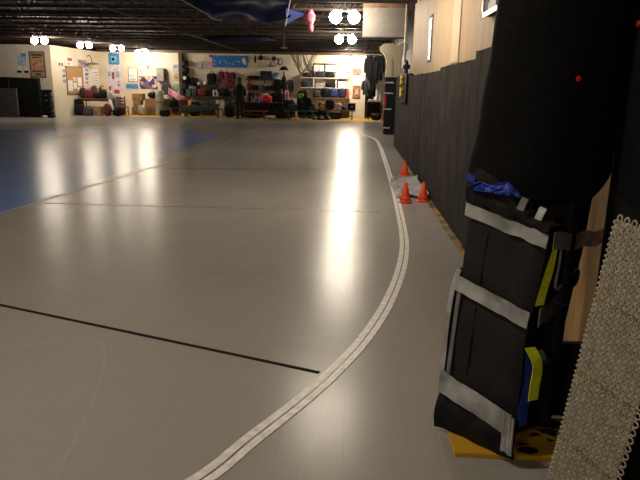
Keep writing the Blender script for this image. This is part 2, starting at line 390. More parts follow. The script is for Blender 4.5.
# near pad with red fixing washers
t = thing('wall_pad', 'black padded wall panel with red fixing discs, behind the beige tile strip', 'wall mat', (WX, 1.6, 0))
obj('cover', box(nb(), (-.07, 0, 1.05), (.14, 2.16, 2.08), .02), NEARMAT, t, True)
b = nb()
for y, z in ((1.0, 1.865), (-.2, 1.8), (1.0, .25)):
    lathe(b, [(0, 0), (.014, 0), (.012, .006), (.005, .007), (0, .004)], (0, 0, 0), 14)
    for v in b.verts:
        if not v.tag: v.co = Vector((-.1405-v.co.z, y+v.co.x, z+v.co.y)); v.tag = True
    obj('fixing_disc', b, RED, t, True); b = nb()
b.free()
# ------------------------------------------------------------------ taped column
def LP(z): return Vector((.487+.07*(z-.1)/1.05, 2.70+.04*(z-.1)/1.05, 0))
def RP(z): return Vector((.775+.14*max(0, z-.62), 2.462+.05*(z-.05), 0))
NRM = Vector((-.607, -.794, 0)); 
def pad(u, z, d=0.):
    p = LP(z).lerp(RP(z), u)+NRM*d; return Vector((p.x, p.y, z-.085*u))
col = thing('padded_column', 'wall column wrapped in black mats and foam pads held by silver duct tape', 'column')
obj('post', bx(nb(), .72, .97, 2.78, 2.98, 0, 4.25, .01), BLACK, col)
# tall upper mat bent round the post
prof = spline([(.66, 3.0), (.60, 2.91), (.572, 2.80), (.59, 2.715), (.66, 2.645), (.80, 2.59), (.95, 2.59), (1.06, 2.635), (1.13, 2.70), (1.165, 2.80)], 5)
def fn(u, v):
    i = u*(len(prof)-1); a = prof[int(i)]; c = prof[min(int(i)+1, len(prof)-1)]; p = a.lerp(c, i-int(i))
    z0 = 1.22-.10*u+.02*math.sin(u*11)+.24*max(0, u-.75)/.25; z = z0+(3.4-z0)*v
    k = .012*noise.noise(Vector((u*6, v*9, 2)))-.02*math.exp(-((v-.02)/.05)**2)
    return (p.x-.015*(1-v)+k+.135*max(0, z-1.3)*(1-u)**2, p.y+k, z)
um = obj('upper_mat', sheet(nb(), fn, 45, 40, .03), NEARMAT, col, True)
# red fixing disc on the upper mat
b = nb(); lathe(b, [(0, 0), (.011, 0), (.010, .005), (.004, .006), (0, .003)], (0, 0, 0), 14)
for v in b.verts: v.co = Vector((.892+v.co.x, 2.566-v.co.z, 1.652+v.co.y))
obj('fixing_disc', b, RED, um, True)
# loose black cloth bunched between the upper mat and the pads
def fn(u, v):
    p = pad(u*1.02-.01, 1.12+.125*v, .062-.01*v+.025*math.sin(v*PI)); w = .02*noise.noise(Vector((u*5, v*3, 1)))
    return (p.x+w*.6, p.y+w, p.z+.035*math.sin(u*5+.6)*v-.05*u*u*v)
obj('loose_cloth', sheet(nb(), fn, 24, 10, .008), DARK, col, True)
def fn(u, v):
    p = pad(u*1.02-.01, 1.115+.055*v+.012*math.sin(u*6), .058-.012*v); return p
obj('cloth_hem', sheet(nb(), fn, 24, 4, .008), M('grey_black_hem', (.03, .029, .028), .8), col, True)
# blue tarp corner sticking out above it
def fn(u, v):
    p = pad(.06+.60*u, 1.200+.045*u, .108-.01*v); h = .062*(math.sin(PI*min(1, u*1.02))**.5)*(.75+.25*math.sin(u*9+1))
    w = .015*noise.noise(Vector((u*8, v*4, 3)))
    return (p.x+w, p.y+w*1.3, p.z+h*v-.012)
obj('blue_tarp_corner', sheet(nb(), fn, 26, 6, .003), BLUEC, col, True)
def fn(u, v):
    p = pad(.01+.10*u, 1.225+.03*v-.005*u, .108); return p
obj('blue_tarp_corner', sheet(nb(), fn, 5, 3, .003), BLUEC, col, True)
# foam pads
def padbody(name, z0, z1, u0=0., u1=1., d0=-.06, d1=.045, bul=.012, mat=PADF):
    b = nb(); nu, nv = 14, 12; outer = []
    def fn(u, v):
        uu = u0+(u1-u0)*u; z = z0+(z1-z0)*v
        e = (1-abs(2*u-1)**6)*(1-abs(2*v-1)**6)
        return pad(uu, z, d1-.02+.02*e+bul*noise.noise(Vector((u*3, v*3, z0*9))))
    A = [[b.verts.new(fn(i/nu, j/nv)) for j in range(nv+1)] for i in range(nu+1)]
    Bk = [[b.verts.new(pad(u0+(u1-u0)*i/nu, z0+(z1-z0)*j/nv, d0)) for j in range(nv+1)] for i in range(nu+1)]
    for i in range(nu):
        for j in range(nv):
            b.faces.new((A[i][j], A[i+1][j], A[i+1][j+1], A[i][j+1])); b.faces.new((Bk[i][j], Bk[i][j+1], Bk[i+1][j+1], Bk[i+1][j]))
    for i in range(nu):
        b.faces.new((A[i][0], Bk[i][0], Bk[i+1][0], A[i+1][0])); b.faces.new((A[i][nv], A[i+1][nv], Bk[i+1][nv], Bk[i][nv]))
    for j in range(nv):
        b.faces.new((A[0][j], A[0][j+1], Bk[0][j+1], Bk[0][j])); b.faces.new((A[nu][j], Bk[nu][j], Bk[nu][j+1], A[nu][j+1]))
    return obj(name, b, mat, col, True)
p1 = padbody('foam_pad', .735, 1.14); p2 = padbody('foam_pad', .215, .725)
for pd, za, zb in ((p1, .79, 1.04), (p2, .32, .68)):       # stitched seam near the left edge
    obj('seam', tube(nb(), [pad(.30, za+(zb-za)*k/8, .0455) for k in range(9)], .0035, 6), BLACK, pd, True)
# bottom flap hanging over the yellow block
def fn(u, v):
    z = .012+.20*v; out = .045+.022*math.sin(PI*min(1, v*1.1))-.0*v+.025*noise.noise(Vector((u*4, v*2.5, 8)))
    p = pad(-.05+1.07*u, z, out); return (p.x, p.y, max(.03, p.z+.02*math.sin(u*3)+.075*u))
obj('bottom_flap', sheet(nb(), fn, 24, 12, .02), BLACK, col, True)
# silver tape bands
def band(zt, zb, u0=-.015, u1=1.012, d=.062, seed=1, mat=TAPE, name='tape_band'):
    def fn(u, v):
        w = .004*noise.noise(Vector((u*9, v*2, seed)))+.002*math.sin(u*23+seed)
        p = pad(u0+(u1-u0)*u, zb+(zt-zb)*v+.008*noise.noise(Vector((u*5, seed, 1))), d+w); return p
    return obj(name, sheet(nb(), fn, 34, 6, .003), mat, col, True)
band(1.125, 1.06, seed=1)
band(.785, .715, seed=2)
band(.33, .225, -.02, 1.0, .088, 3); band(.325, .15, .90, 1.04, .096, 6)
# bands carried on round the dark side to the wall
def strap(name, a, c, h, mat, sag=.01):
    a, c = Vector(a), Vector(c)
    def fn(u, v): p = a.lerp(c, u); return (p.x, p.y, p.z-h/2+h*v-sag*math.sin(PI*u)+.006*math.sin(u*14))
    return obj(name, sheet(nb(), fn, 16, 3, .004), mat, col, True)
sb = strap('side_strap', (.842, 2.49, 1.0), (1.235, 2.94, .93), .075, TAPE)
b = nb(); lathe(b, [(0, 0), (.014, 0), (.012, .006), (.005, .008), (0, .005)], (0, 0, 0), 14)
for v in b.verts: v.co = Vector((1.20+v.co.x, 2.89-v.co.z, .915+v.co.y))
obj('fixing_disc', b, RED, sb, True)
strap('side_strap', (.812, 2.475, .665), (1.0, 2.72, .70), .08, TAPED)
# long silver strip down the far edge, loose and curling
b = nb(); path = [(-.035, .80, .03), (-.07, .72, .04), (-.085, .62, .045), (-.075, .50, .05), (-.06, .40, .05), (-.05, .30, .055)]
sp = spline([pad(u, z, d) for u, z, d in path], 6)
def fn(u, v):
    i = u*(len(sp)-1); a = sp[int(i)]; c = sp[min(int(i)+1, len(sp)-1)]; p = a.lerp(c, i-int(i)); k = .024*(v-.5)
    return (p.x+k*.8, p.y-k*.6, p.z)
obj('edge_tape', sheet(nb(), fn, 30, 3, .003), TAPE, col, True)
obj('edge_cord', tube(nb(), [p+Vector((.02, .02, 0)) for p in sp], .012, 6), BLACK, col, True)
obj('edge_tape', sheet(nb(), lambda u, v: pad(.005+.055*u, .30+.42*v, .047), 2, 10, .003), TAPED, col, True)
# small tape tabs at the top right of the pads
for q, m in (((.705, 2.505, 1.150), TAPED), ((.772, 2.475, 1.118), TAPE)):
    b = nb(); rt = Matrix.Rotation(.35, 4, 'Y') @ Matrix.Rotation(-.5, 4, 'Z'); box(b, q, (.03, .004, .055), .002, rt); obj('tape_tab', b, m, col)
# inside the open side: dark board, tubes, straps and blue cloth
obj('inner_board', bx(nb(), .80, .985, 2.70, 2.75, .03, 1.16, .01), PADF, col)
obj('inner_board', bx(nb(), .80, 1.2, 2.80, 2.84, .03, .42, .008), PADF, col)
obj('inner_tube', tube(nb(), [(1.075, 2.80, 1.36), (1.05, 2.80, .9), (.99, 2.78, .42)], .032, 12), BLACK, col, True)
obj('inner_tube', tube(nb(), [(.965, 2.66, 1.2), (.96, 2.655, .8), (.95, 2.66, .06)], .03, 12), BLACK, col, True)
obj('grey_edging', tube(nb(), spline([(.915, 2.60, .99), (.91, 2.59, .88), (.90, 2.58, .79), (.912, 2.58, .765), (.93, 2.59, .78)], 5), .008, 6), GREYM, col, True)
obj('black_buckle', tube(nb(), spline([(.985, 2.64, .80), (1.02, 2.66, .83), (1.015, 2.66, .77), (.975, 2.65, .75)], 5), .009, 6), BLACK, col, True)
def webbing(pts, w, mat, name='neon_strap', dx=(1, .35)):
    s = spline(pts, 6)
    def fn(u, v):
        i = u*(len(s)-1); a = s[int(i)]; c = s[min(int(i)+1, len(s)-1)]; p = a.lerp(c, i-int(i)); k = w*(v-.5)
        return (p.x+k*dx[0], p.y+k*dx[1], p.z+.01*math.sin(u*9)*(v-.5))
    return obj(name, sheet(nb(), fn, len(s)-1, 4, .004), mat, col, True)
webbing([(.873, 2.56, 1.0), (.860, 2.545, .93), (.848, 2.53, .86), (.826, 2.51, .775), (.815, 2.50, .715)], .042, NEON)
webbing([(.785, 2.47, .535), (.812, 2.46, .49), (.824, 2.455, .44), (.820, 2.455, .37), (.818, 2.455, .295)], .045, NEON)
webbing([(.90, 2.56, .71), (.925, 2.56, .70), (.96, 2.58, .69)], .04, BLUEC, 'blue_strap', (.3, 0.1))
webbing([(.845, 2.50, .49), (.86, 2.505, .47), (.875, 2.51, .44)], .05, BLUEC, 'blue_strap')
webbing([(.80, 2.50, .50), (.80, 2.485, .43), (.797, 2.475, .34), (.782, 2.455, .24), (.78, 2.45, .17)], .045, BLUEC, 'blue_strap')
webbing([(.825, 2.485, .515), (.845, 2.482, .50), (.85, 2.482, .47)], .03, TAPED, 'grey_strap')
# yellow block under the column
t = thing('base_block', 'chipped yellow painted block under the taped black column', 'block', (.80, 2.62, 0))
obj('slab', box(nb(), (0, 0, .0125), (.60, .34, .025), .004), YELLOW, t)
bare = M('bare_black', (.012, .01, .008), .7)
for k in range(22):
    x = random.uniform(.0, .27); y = random.uniform(-.155, .12); r = random.uniform(.018, .048); b = nb()
    P = [b.verts.new((x+r*random.uniform(.5, 1.3)*math.cos(a), y+r*.7*random.uniform(.5, 1.2)*math.sin(a), .0255+.0002*k)) for a in [2*PI*j/9 for j in range(9)]]; b.faces.new(P)
    obj('chipped_patch', b, bare, t)

# ------------------------------------------------------------------ strip of beige floor tiles
T0 = Vector((.968, 2.223, 1.155)); ev = Vector((-.0777, .0816, -.9936)).normalized(); dv = Vector((.4185, -.9019, -.1068)); dv = (dv-ev*dv.dot(ev)).normalized(); nv_ = ev.cross(dv)
if nv_.x > 0: nv_ = -nv_
strip = thing('sport_tile_strip', 'strip of interlocking beige plastic floor tiles leaning on the black wall pad', 'floor tiles')
mt = Matrix((( *dv, 0), (*ev, 0), (*nv_, 0), (0, 0, 0, 1))).transposed(); mt.translation = T0
strip.matrix_world = mt
def tile_mesh(h, w=.29):
    """open lattice: raised loops in staggered rows over a thin ribbed plate, locking loops along two sides"""
    b = nb(); box(b, (w/2, h/2, .003), (w, h, .006))
    n = 11; p = w/n; rows = int(h/p)
    def ring(x, y, r, t, z, sx=1., sy=1., m=10):
        R1 = []
        for k in range(m):
            a = 2*PI*k/m; R1.append([b.verts.new((x+(r+q)*math.cos(a)*sx, y+(r+q)*math.sin(a)*sy, zz)) for q, zz in ((t, z), (t*.6, z+.006), (-t*.6, z+.006), (-t, z))])
        for k in range(m):
            c, d = R1[k], R1[(k+1) % m]
            for j in range(3): b.faces.new((c[j], d[j], d[j+1], c[j+1]))
    for i in range(n):
        for j in range(rows):
            ring(p*(i+.5), p*(j+.5)+(p*.28 if i % 2 else -p*.12), p*.40, p*.13, .006, 1, .85 if (i+j) % 2 else 1.05)
    for i in range(n):
        tube(b, [(p*(i+.5), 0, .008), (p*(i+.5), h, .008)], .0018, 5)
    return b
def loops_mesh(b, h, w=.29):
    n = 9
    for k in range(n):
        y = h*(k+.5)/n; q = h/n*.33
        tube(b, spline([(w-.004, y-q, .005), (w+.012, y-q, .005), (w+.020, y, .005), (w+.012, y+q, .005), (w-.004, y+q, .005)], 3), .0035, 6)
    for k in range(14):
        y = h*(k+.5)/14; tube(b, [(.002, y, .005), (-.006, y, .005)], .006, 6)
    return b
tm = None
for k, (y, h) in enumerate(((0, .308), (.311, .308), (.622, .308), (.933, .222))):
    b = loops_mesh(tile_mesh(h), h)
    if not k:
        for j in range(9):
            x = .29*(j+.5)/9; tube(b, spline([(x-.009, .004, .005), (x-.009, -.012, .005), (x, -.020, .005), (x+.009, -.012, .005), (x+.009, .004, .005)], 3), .0035, 6)
    t = obj('tile', b, BEIGE, strip, False, (0, y, 0))
    if k:
        b = nb()
        for j in range(22): tube(b, [(.006+.2785*j/21, -.008, .009), (.006+.2785*j/21, .012, .009)], .0035, 5)
        obj('joint_strip', b, BEIGED, t, True)

# ------------------------------------------------------------------ cones and grey sheet
def cone(label, x, y, h=.29):
    t = thing('traffic_cone', label, 'traffic cone', (x, y, 0), random.uniform(0, 1), 'small orange cones by the wall')
    obj('base', lathe(nb(), [(0, 0), (.098, 0), (.102, .01), (.098, .022), (.085, .026), (.08, .03), (0, .03)], n=28), ORANGE, t, True)
    obj('body', lathe(nb(), [(.082, .028), (.078, .075), (.068, .08), (.066, .085), (.022, h-.005), (.018, h), (.012, h), (.012, h-.03), (0, h-.03)], n=28), ORANGE, t, True)
cone('small orange cone behind the crumpled grey sheet', 1.0, 11.55, .29)
cone('small orange cone before the sheet, closer to the white track line', .79, 8.78, .29)
cone('small orange cone before the sheet, against the dark wall mats', 1.06, 8.9, .29)
b = nb()
def fn(u, v):
    x = .68+.46*u+.03*math.sin(v*7)+.03*v; y = 9.05+2.1*v+.15*math.sin(u*4)
    return (min(x, 1.17), y, .012+.05*abs(noise.noise(Vector((u*3.2, v*4, 4))))+.08*u**3)
tag(obj('crumpled_sheet', sheet(b, fn, 26, 30, .004), SHEETP, None, True), 'crumpled grey plastic sheet lying between the three orange cones', 'plastic sheet')

# ------------------------------------------------------------------ things on the plywood of the right wall
t = thing('metal_strip', 'narrow bright metal strip screwed upright to the plywood wall', 'metal plate', (WX, 10.75, 2.40))
obj('plate', sheet(nb(), lambda u, v: (-.012-.004*math.sin(v*30), -.17+.28*u+.05*v, -.32+.66*v), 3, 24, .008), CHROME, t, True)
b = nb(); bx(b, -.008, 0, -.23, .22, -.36, .39); obj('backing', b, GREYB, t)
t = thing('dark_banner', 'dark panel with a silver edge high on the plywood above the mats', 'panel', (WX, 5.72, 2.72))
obj('panel', box(nb(), (-.04, 0, 0), (.07, .72, .92), .008), BLACK, t)
b = nb(); bx(b, -.085, -.07, -.37, .37, -.47, -.43); bx(b, -.085, -.07, .33, .37, -.47, .46); obj('silver_edge', b, CHROME, t)
obj('torn_tape', sheet(nb(), lambda u, v: (-.082, -.20+.30*u, -.44+.12*v*(1-.4*u)), 4, 3, .003), TAPED, t)
t = thing('clamp_board', 'narrow black board with two yellow clamps hung at the end of the mats', 'tool board', (1.18, 14.75, 1.4))
obj('board', box(nb(), (-.02, 0, .30), (.03, 1.5, .80), .006), BLACK, t)
for z in (.40, .12):
    b = nb(); tube(b, [(-.06, .3, z-.10), (-.06, .3, z+.12)], .035, 8); box(b, (-.065, .15, z+.06), (.05, .45, .05), .01); box(b, (-.065, .1, z-.05), (.05, .35, .045), .01); c_ = obj('yellow_clamp', b, M('yellow_plastic', (.75, .52, .02), .45), t, True)
tag(obj('drain_pipe', tube(nb(), [(1.16, 14.9, 2.2), (1.16, 14.9, 4.24)], .035, 10), WHITEP, None, True), 'white upright pipe at the end of the plywood wall', 'pipe')
t = thing('hose_coil', 'small black reel on the wall above the yellow clamps', 'hose reel', (1.17, 14.2, 2.08))
b = nb(); tube(b, spline([(-.02, .16*math.cos(a), .12*math.sin(a)) for a in [2*PI*k/12 for k in range(13)]], 3), .03, 8); obj('hose', b, BLACK, t, True)
b = nb(); tube(b, [(-.09, 0, 0), (.06, 0, 0)], .05, 10); obj('hub', b, GREYB, t, True)
# white hanging header panel
t = thing('header_board', 'grey-white panel hung under the joists with a rusty brown upper band', 'panel', (.72, 15.9, 2.83))
obj('panel', bx(nb(), -.55, .50, -.05, .05, 0, .95, .008), M('grey_white_board', (.17, .155, .135), .7, var=.06), t)
obj('rusty_band', bx(nb(), -.56, .51, -.055, .055, .68, .86, .004), M('rust_brown', (.09, .03, .012), .8, col2=(.16, .09, .05), scale=4), t)
obj('lower_rail', bx(nb(), -.56, .51, -.06, .06, -.03, .005, .004), BEAMM, t)
# far column with black mat and tape
t = thing('far_column', 'far pale plywood column with a black mat banded in silver tape', 'column', (1.34, 22.2, 0))
obj('plywood_face', bx(nb(), -.24, .30, 0, .4, 1.95, 2.75, .01), M('pale_plywood', (.42, .35, .26), .75, col2=(.50, .42, .31), scale=3, stretch=(9, 9, .7)), t)
poly = [(-.24, 2.55), (.26, 2.55), (.34, 2.78), (.52, 2.92), (.50, 3.10), (.30, 3.16), (.12, 3.05), (-.05, 3.12), (-.30, 3.12), (-.48, 3.02), (-.46, 2.88), (-.32, 2.74)]
obj('flared_head', prism(nb(), poly, .01, .32), M('pale_plywood', (.4, .35, .28)), t)
obj('black_mat', bx(nb(), -.26, .22, -.06, .05, .02, 1.99, .02), BLACK, t)
obj('post', bx(nb(), -.20, .30, .05, .4, 0, 1.95), PLYD, t)
for z, s in ((1.78, 1), (1.42, 1), (.87, .9), (.22, .8)):
    obj('tape_band', bx(nb(), -.262, -.262+.30*s, -.068, .04, z, z+.05, .004), TAPE, t)
obj('red_tab', bx(nb(), -.275, -.20, -.075, -.0, .95, 1.38, .01), M('pink_red_cloth', (.45, .05, .07), .7), t)
obj('wood_strip', bx(nb(), -.08, -.02, -.012, 0, 2.0, 2.6), PLYD, t)

# ------------------------------------------------------------------ hanging things under the roof
def fn(u, v):
    x = -3.5+2.26*u
    low = 2.86+.42*max(0, 1-u*2.6)**1.2+.035*math.sin(u*14)*(u > .3)-.06*u+.05*max(0, u-.93)/.07
    z = 3.44+(low-3.44)*v
    return (x, 12.2+.22*math.sin(PI*v)*(.6+.4*math.sin(u*9))+.12*noise.noise(Vector((u*5, v*3, 1))), z)
t = thing('blue_tarp', 'dark blue tarp sagging from the roof at the top of the picture', 'tarp')
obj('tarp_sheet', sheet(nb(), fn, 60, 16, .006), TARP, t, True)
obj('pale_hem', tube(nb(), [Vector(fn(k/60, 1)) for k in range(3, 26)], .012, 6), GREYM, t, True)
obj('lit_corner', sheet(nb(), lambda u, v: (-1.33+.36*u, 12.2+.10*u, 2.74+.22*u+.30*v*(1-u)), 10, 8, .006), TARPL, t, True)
obj('white_cord', tube(nb(), [(-1.20, 12.2, 3.42), (-1.34, 12.2, 2.72)], .012, 6), WHITE, t)
t = thing('paper_lantern', 'pink crumpled paper figure hanging from the roof beside the blue tarp', 'paper decoration', (-1.12, 15.4, 3.12))
obj('body', blob(nb(), (0, 0, .1), (.27, .2, .36), 2.2, .18, 4, 2), PINK, t, True)
obj('tail', blob(nb(), (.04, 0, -.13), (.13, .12, .22), 2.2, .18, 4, 5), PINK, t, True)
obj('string', tube(nb(), [(0, 0, .25), (0, 0, 1.12)], .006, 5), DARK, t)
t = thing('hanging_conduit', 'pale upright conduit dropping from the roof above the black lamp', 'pipe', (-3.35, 30, 3.36))
obj('pipe', tube(nb(), [(0, 0, .04), (0, 0, .89)], .03, 8), WHITEP, t, True); obj('plate', box(nb(), (0, 0, .02), (.30, .1, .05), .01), WHITEP, t)
t = thing('blue_bundle', 'dark blue rolled tarp lying along a far roof joist', 'tarp', (-4.3, 24, 3.16))
obj('roll', blob(nb(), (0, 0, .16), (2.6, .4, .26), 3, .12, 3, 3), TARP, t, True)
obj('cord', tube(nb(), [(0, 0, .30), (0, 0, 1.0)], .012, 5), DARK, t)

# ================================================================== generic small things
def bag(label, x, y, z, w, d, h, mat, rz=0., cat='bag', handles=True, group=None, seed=None, name='gear_bag'):
    t = thing(name, label, cat, (x, y, z), rz, group); sd = seed if seed is not None else random.randint(0, 99)
    obj('body', blob(nb(), (0, 0, h/2), (w, d, h), 4.2, .08, 2.5, sd), mat, t, True)
    if handles:
        for s in (-1, 1):
            obj('handle', tube(nb(), spline([(-w*.2, s*d*.2, h*.9), (-w*.14, s*d*.25, h*1.13), (w*.14, s*d*.25, h*1.13), (w*.2, s*d*.2, h*.9)], 4), .012, 6), mat, t, True)
        obj('zip', tube(nb(), [(-w*.36, 0, h*.955), (0, 0, h*1.0), (w*.36, 0, h*.955)], .008, 5), GREYM, t)
    return t
def backpack(label, x, y, z, w, h, mat, rz=0.):
    t = thing('backpack', label, 'backpack', (x, y, z), rz)
    obj('body', blob(nb(), (0, 0, h/2), (w, w*.6, h), 3.4, .06, 2, 4), mat, t, True)
    obj('pocket', blob(nb(), (0, -w*.28, h*.32), (w*.74, w*.26, h*.45), 3.4, .05, 2, 5), mat, t, True)
    obj('handle', tube(nb(), spline([(-.05, 0, h*.97), (0, 0, h*1.08), (.05, 0, h*.97)], 4), .012, 6), mat, t, True)
    return t
def heap(name, label, cat, x, y, z, w, d, h, mat, seed=1, amp=.2, group=None, rz=0):
    b = blob(nb(), (0, 0, h/2), (w, d, h), 2.4, amp, 3.4, seed, 24, 14)
    o = obj(name, b, mat, None, True, (x, y, z)); o.rotation_euler.z = rz; return tag(o, label, cat, group)
def carton(label, x, y, z, w, d, h, mat=CARD, rz=0., group=None, open_=False):
    t = thing('cardboard_box', label, 'box', (x, y, z), rz, group)
    obj('body', bx(nb(), -w/2, w/2, -d/2, d/2, 0, h, .006), mat, t)
    b = nb(); bx(b, -w/2-.002, w/2+.002, -.03, .03, h, h+.003); bx(b, -.03, .03, -d/2-.003, -d/2, h*.55, h); obj('packing_tape', b, TAN, t)
    b = nb(); bx(b, -w*.3, -w*.05, -d/2-.003, -d/2, h*.2, h*.42); obj('printed_label', b, CARDD, t)
    return t
def poster(label, xc, zc, w, h, mat, y=34.5, frame=None, blocks=(), name='poster', cat='poster', plane='back'):
    """flat sheet fixed on a wall; blocks = (u0,v0,u1,v1,material) printed areas"""
    if plane == 'back': t = thing(name, label, cat, (xc, y, zc))
    else: t = thing(name, label, cat, (-14.2, xc, zc), PI/2)
    obj('sheet', box(nb(), (0, -.012, 0), (w, .02, h)), mat, t)
    if frame:
        b = nb(); f = min(.05, w*.08)
        for s in (-1, 1):
            box(b, (s*(w/2), -.018, 0), (f, .036, h+f)); box(b, (0, -.018, s*(h/2)), (w+f, .036, f))
        obj('frame', b, frame, t)
    for u0, v0, u1, v1, m in blocks:
        obj('print', bx(nb(), -w/2+w*u0, -w/2+w*u1, -.026, -.0215, -h/2+h*v0, -h/2+h*v1), m, t)
    return t
def helmet(label, x, y, z, r=.15, mat=BLACK, rz=0., group=None, dots=False):
    t = thing('helmet', label, 'helmet', (x, y, z), rz, group)
    prof = [(r*.93, 0), (r*1.0, r*.25), (r*.99, r*.6), (r*.86, r*1.0), (r*.55, r*1.28), (0, r*1.38)]
    obj('shell', lathe(nb(), prof, n=20, sx=.86, sy=1.1), mat, t, True)
    obj('rim', tube(nb(), [(r*.82*math.cos(a), r*1.04*math.sin(a), .008) for a in [2*PI*k/20 for k in range(21)]], .009, 6), BLACK, t, True)
    if dots:
        for a in (-2.2, -1.2, -.5): obj('sticker', blob(nb(), (r*.80*math.cos(a), r*1.02*math.sin(a), r*.62), (.07, .07, .06), 2, 0, 1, 0, 10, 6), WHITE, t, True)
    return t
def table(label, x0, x1, y0, y1, z, top=WOODT, leg=WOODD, th=.04, name='table', cat='table', lw=.05, shelf=None, skirt=None):
    cx, cy = (x0+x1)/2, (y0+y1)/2; w, d = (x1-x0)/2, (y1-y0)/2
    t = thing(name, label, cat, (cx, cy, 0))
    obj('table_top', bx(nb(), -w, w, -d, d, z-th, z, .006), top, t)
    for sx in (-1, 1):
        for sy in (-1, 1): obj('leg', bx(nb(), sx*(w-.08)-lw/2, sx*(w-.08)+lw/2, sy*(d-.06)-lw/2, sy*(d-.06)+lw/2, 0, z-th), leg, t)
    b = nb(); bx(b, -w+.06, w-.06, -d+.03, -d+.055, z-th-.09, z-th); obj('apron', b, leg, t)
    if shelf: obj('lower_shelf', bx(nb(), -w+.06, w-.06, -d+.05, d-.05, shelf, shelf+.03), leg, t)
    if skirt: obj('cloth_skirt', sheet(nb(), lambda u, v: (-w+2*w*u, -d-.012-.02*math.sin(u*46)**2, .12+(z-.05-.12)*v), 60, 3, .006), skirt, t, True)
    return t
def bench(label, x0, x1, y, z=.45, seat=WOODT, leg=WOODD, d=.34):
    w = (x1-x0)/2; t = thing('bench', label, 'bench', ((x0+x1)/2, y, 0))
    for k in (-1, 1): obj('seat_plank', bx(nb(), -w, w, k*d/4-d/4+.01, k*d/4+d/4-.01, z-.045, z, .006), seat, t)
    for s in (-1, 1):
        b = nb(); X = s*(w-.18); tube(b, [(X, -d*.55, 0), (X, -d*.25, z-.05)], .03, 6); obj('leg', b, leg, t)
        b = nb(); tube(b, [(X, d*.55, 0), (X, d*.25, z-.05)], .03, 6); obj('leg', b, leg, t)
        b = nb(); bx(b, X-.03, X+.03, -d*.42, d*.42, z-.09, z-.045); obj('crosspiece', b, leg, t)
    b = nb(); bx(b, -w+.18, w-.18, -.02, .02, .16, .20); obj('stretcher', b, leg, t)
    return t
def chair(label, x, y, rz=0., mat=WOODR, h=.95, name='chair', cat='chair', w=.44):
    t = thing(name, label, cat, (x, y, 0), rz)
    obj('seat', box(nb(), (0, 0, .44), (w, w, .04), .01), mat, t)
    for sx in (-1, 1):
        obj('leg', bx(nb(), sx*w*.43-.02, sx*w*.43+.02, -w*.46, -w*.46+.04, 0, .42), mat, t)
        obj('leg', bx(nb(), sx*w*.43-.02, sx*w*.43+.02, w*.42, w*.42+.04, 0, h), mat, t)
    for z in (.56, .70, .84): obj('back_slat', bx(nb(), -w*.42, w*.42, w*.43, w*.43+.025, z, z+.07), mat, t)
    b = nb(); bx(b, -w*.42, w*.42, -w*.45, -w*.45+.025, .2, .23); obj('stretcher', b, mat, t)
    return t
def coat(label, x, y, ztop, w, h, mat, name='hanging_coat', cat='coat', rz=0.):
    t = thing(name, label, cat, (x, y, ztop), rz)
    prof = [(0, 0), (w*.12, -.01), (w*.40, -h*.08), (w*.46, -h*.2), (w*.42, -h*.5), (w*.5, -h*.97), (w*.48, -h), (0, -h*.97)]
    obj('body', lathe(nb(), prof, n=18, sy=.45), mat, t, True)
    for s in (-1, 1): obj('sleeve', tube(nb(), spline([(s*w*.36, 0, -h*.1), (s*w*.52, -.02, -h*.35), (s*w*.54, -.03, -h*.68)], 4), [.075]*8+[.055], 8), mat, t, True)
    obj('hook', tube(nb(), spline([(0, 0, -.01), (0, 0, .06), (.03, 0, .09), (.05, 0, .06)], 4), .008, 6), GREYM, t, True)
    return t
def wall_shelf(label, x0, x1, z, d=.34, mat=WHITEP, y=34.5, th=.05):
    w = (x1-x0)/2; t = thing('mounted_shelf', label, 'shelf', ((x0+x1)/2, y, z))
    obj('board', bx(nb(), -w, w, -d, 0, -th, 0, .006), mat, t)
    for s in (-.85, 0, .85): obj('bracket', prism(nb(), [(0, -th), (.03, -th), (.03, -th-.2), (0, -th-.2)], -.24, -.002), mat, t).location.x = s*w
    return t

# ================================================================== left bay
poster('tan poster with a red picture at the corner of the left bay', -14.854, 2.406, 0.697, 1.129, M('tan_poster', (.34, .24, .13), .7, var=.08), 29.0, WOODR,
       ((.12, .84, .88, .93, M('poster_dark_ink', (.08, .04, .02))), (.2, .76, .8, .81, MC['poster_dark_ink']), (.15, .38, .85, .66, M('poster_red', (.42, .08, .05), col2=(.5, .3, .2), scale=9)), (.12, .2, .88, .26, MC['poster_dark_ink']), (.3, .07, .7, .15, MC['poster_dark_ink'])))
t = thing('wall_drawing', 'cut-out blue and white figure fixed on the left bay wall', 'picture', (-15.581, 28.99, 2.465))
BL2 = M('pale_blue_card', (.30, .42, .58), .7)
obj('body', bx(nb(), -.20, .20, -.02, 0, -.12, .30, .01), BL2, t); obj('head', bx(nb(), -.02, .22, -.025, -.002, .28, .44, .01), SKYB, t)
for s in (-1, 1):
    obj('leg', bx(nb(), s*.13-.06, s*.13+.06, -.02, 0, -.34, -.10, .01), PAPER, t); obj('foot', bx(nb(), s*.17-.10, s*.17+.10, -.024, 0, -.44, -.34, .01), BLACK, t)
t = thing('folding_mat', 'wide black folded gym mat standing against the left bay wall', 'gym mat', (-16.024, 28.7, 0))
obj('panel', prism(nb(), [(-1.6, .01), (1.32, .01), (1.32, 1.78), (-.4, 1.82), (-.8, 1.68), (-1.6, 1.66)], -.12, .12), BLACK, t)
obj('fold_line', bx(nb(), -.1, -.07, -.125, -.12, .05, 1.7), GREYB, t)
t = thing('grey_board', 'dull grey board leaning before the black folded mat', 'board', (-16.230, 28.2, 0))
obj('board', bx(nb(), -1.2, .68, -.03, .03, 0, 1.30, .008), GREYB, t); obj('edge_strip', bx(nb(), .64, .685, -.034, .034, 0, 1.31), M('mid_grey', (.12, .12, .12)), t)
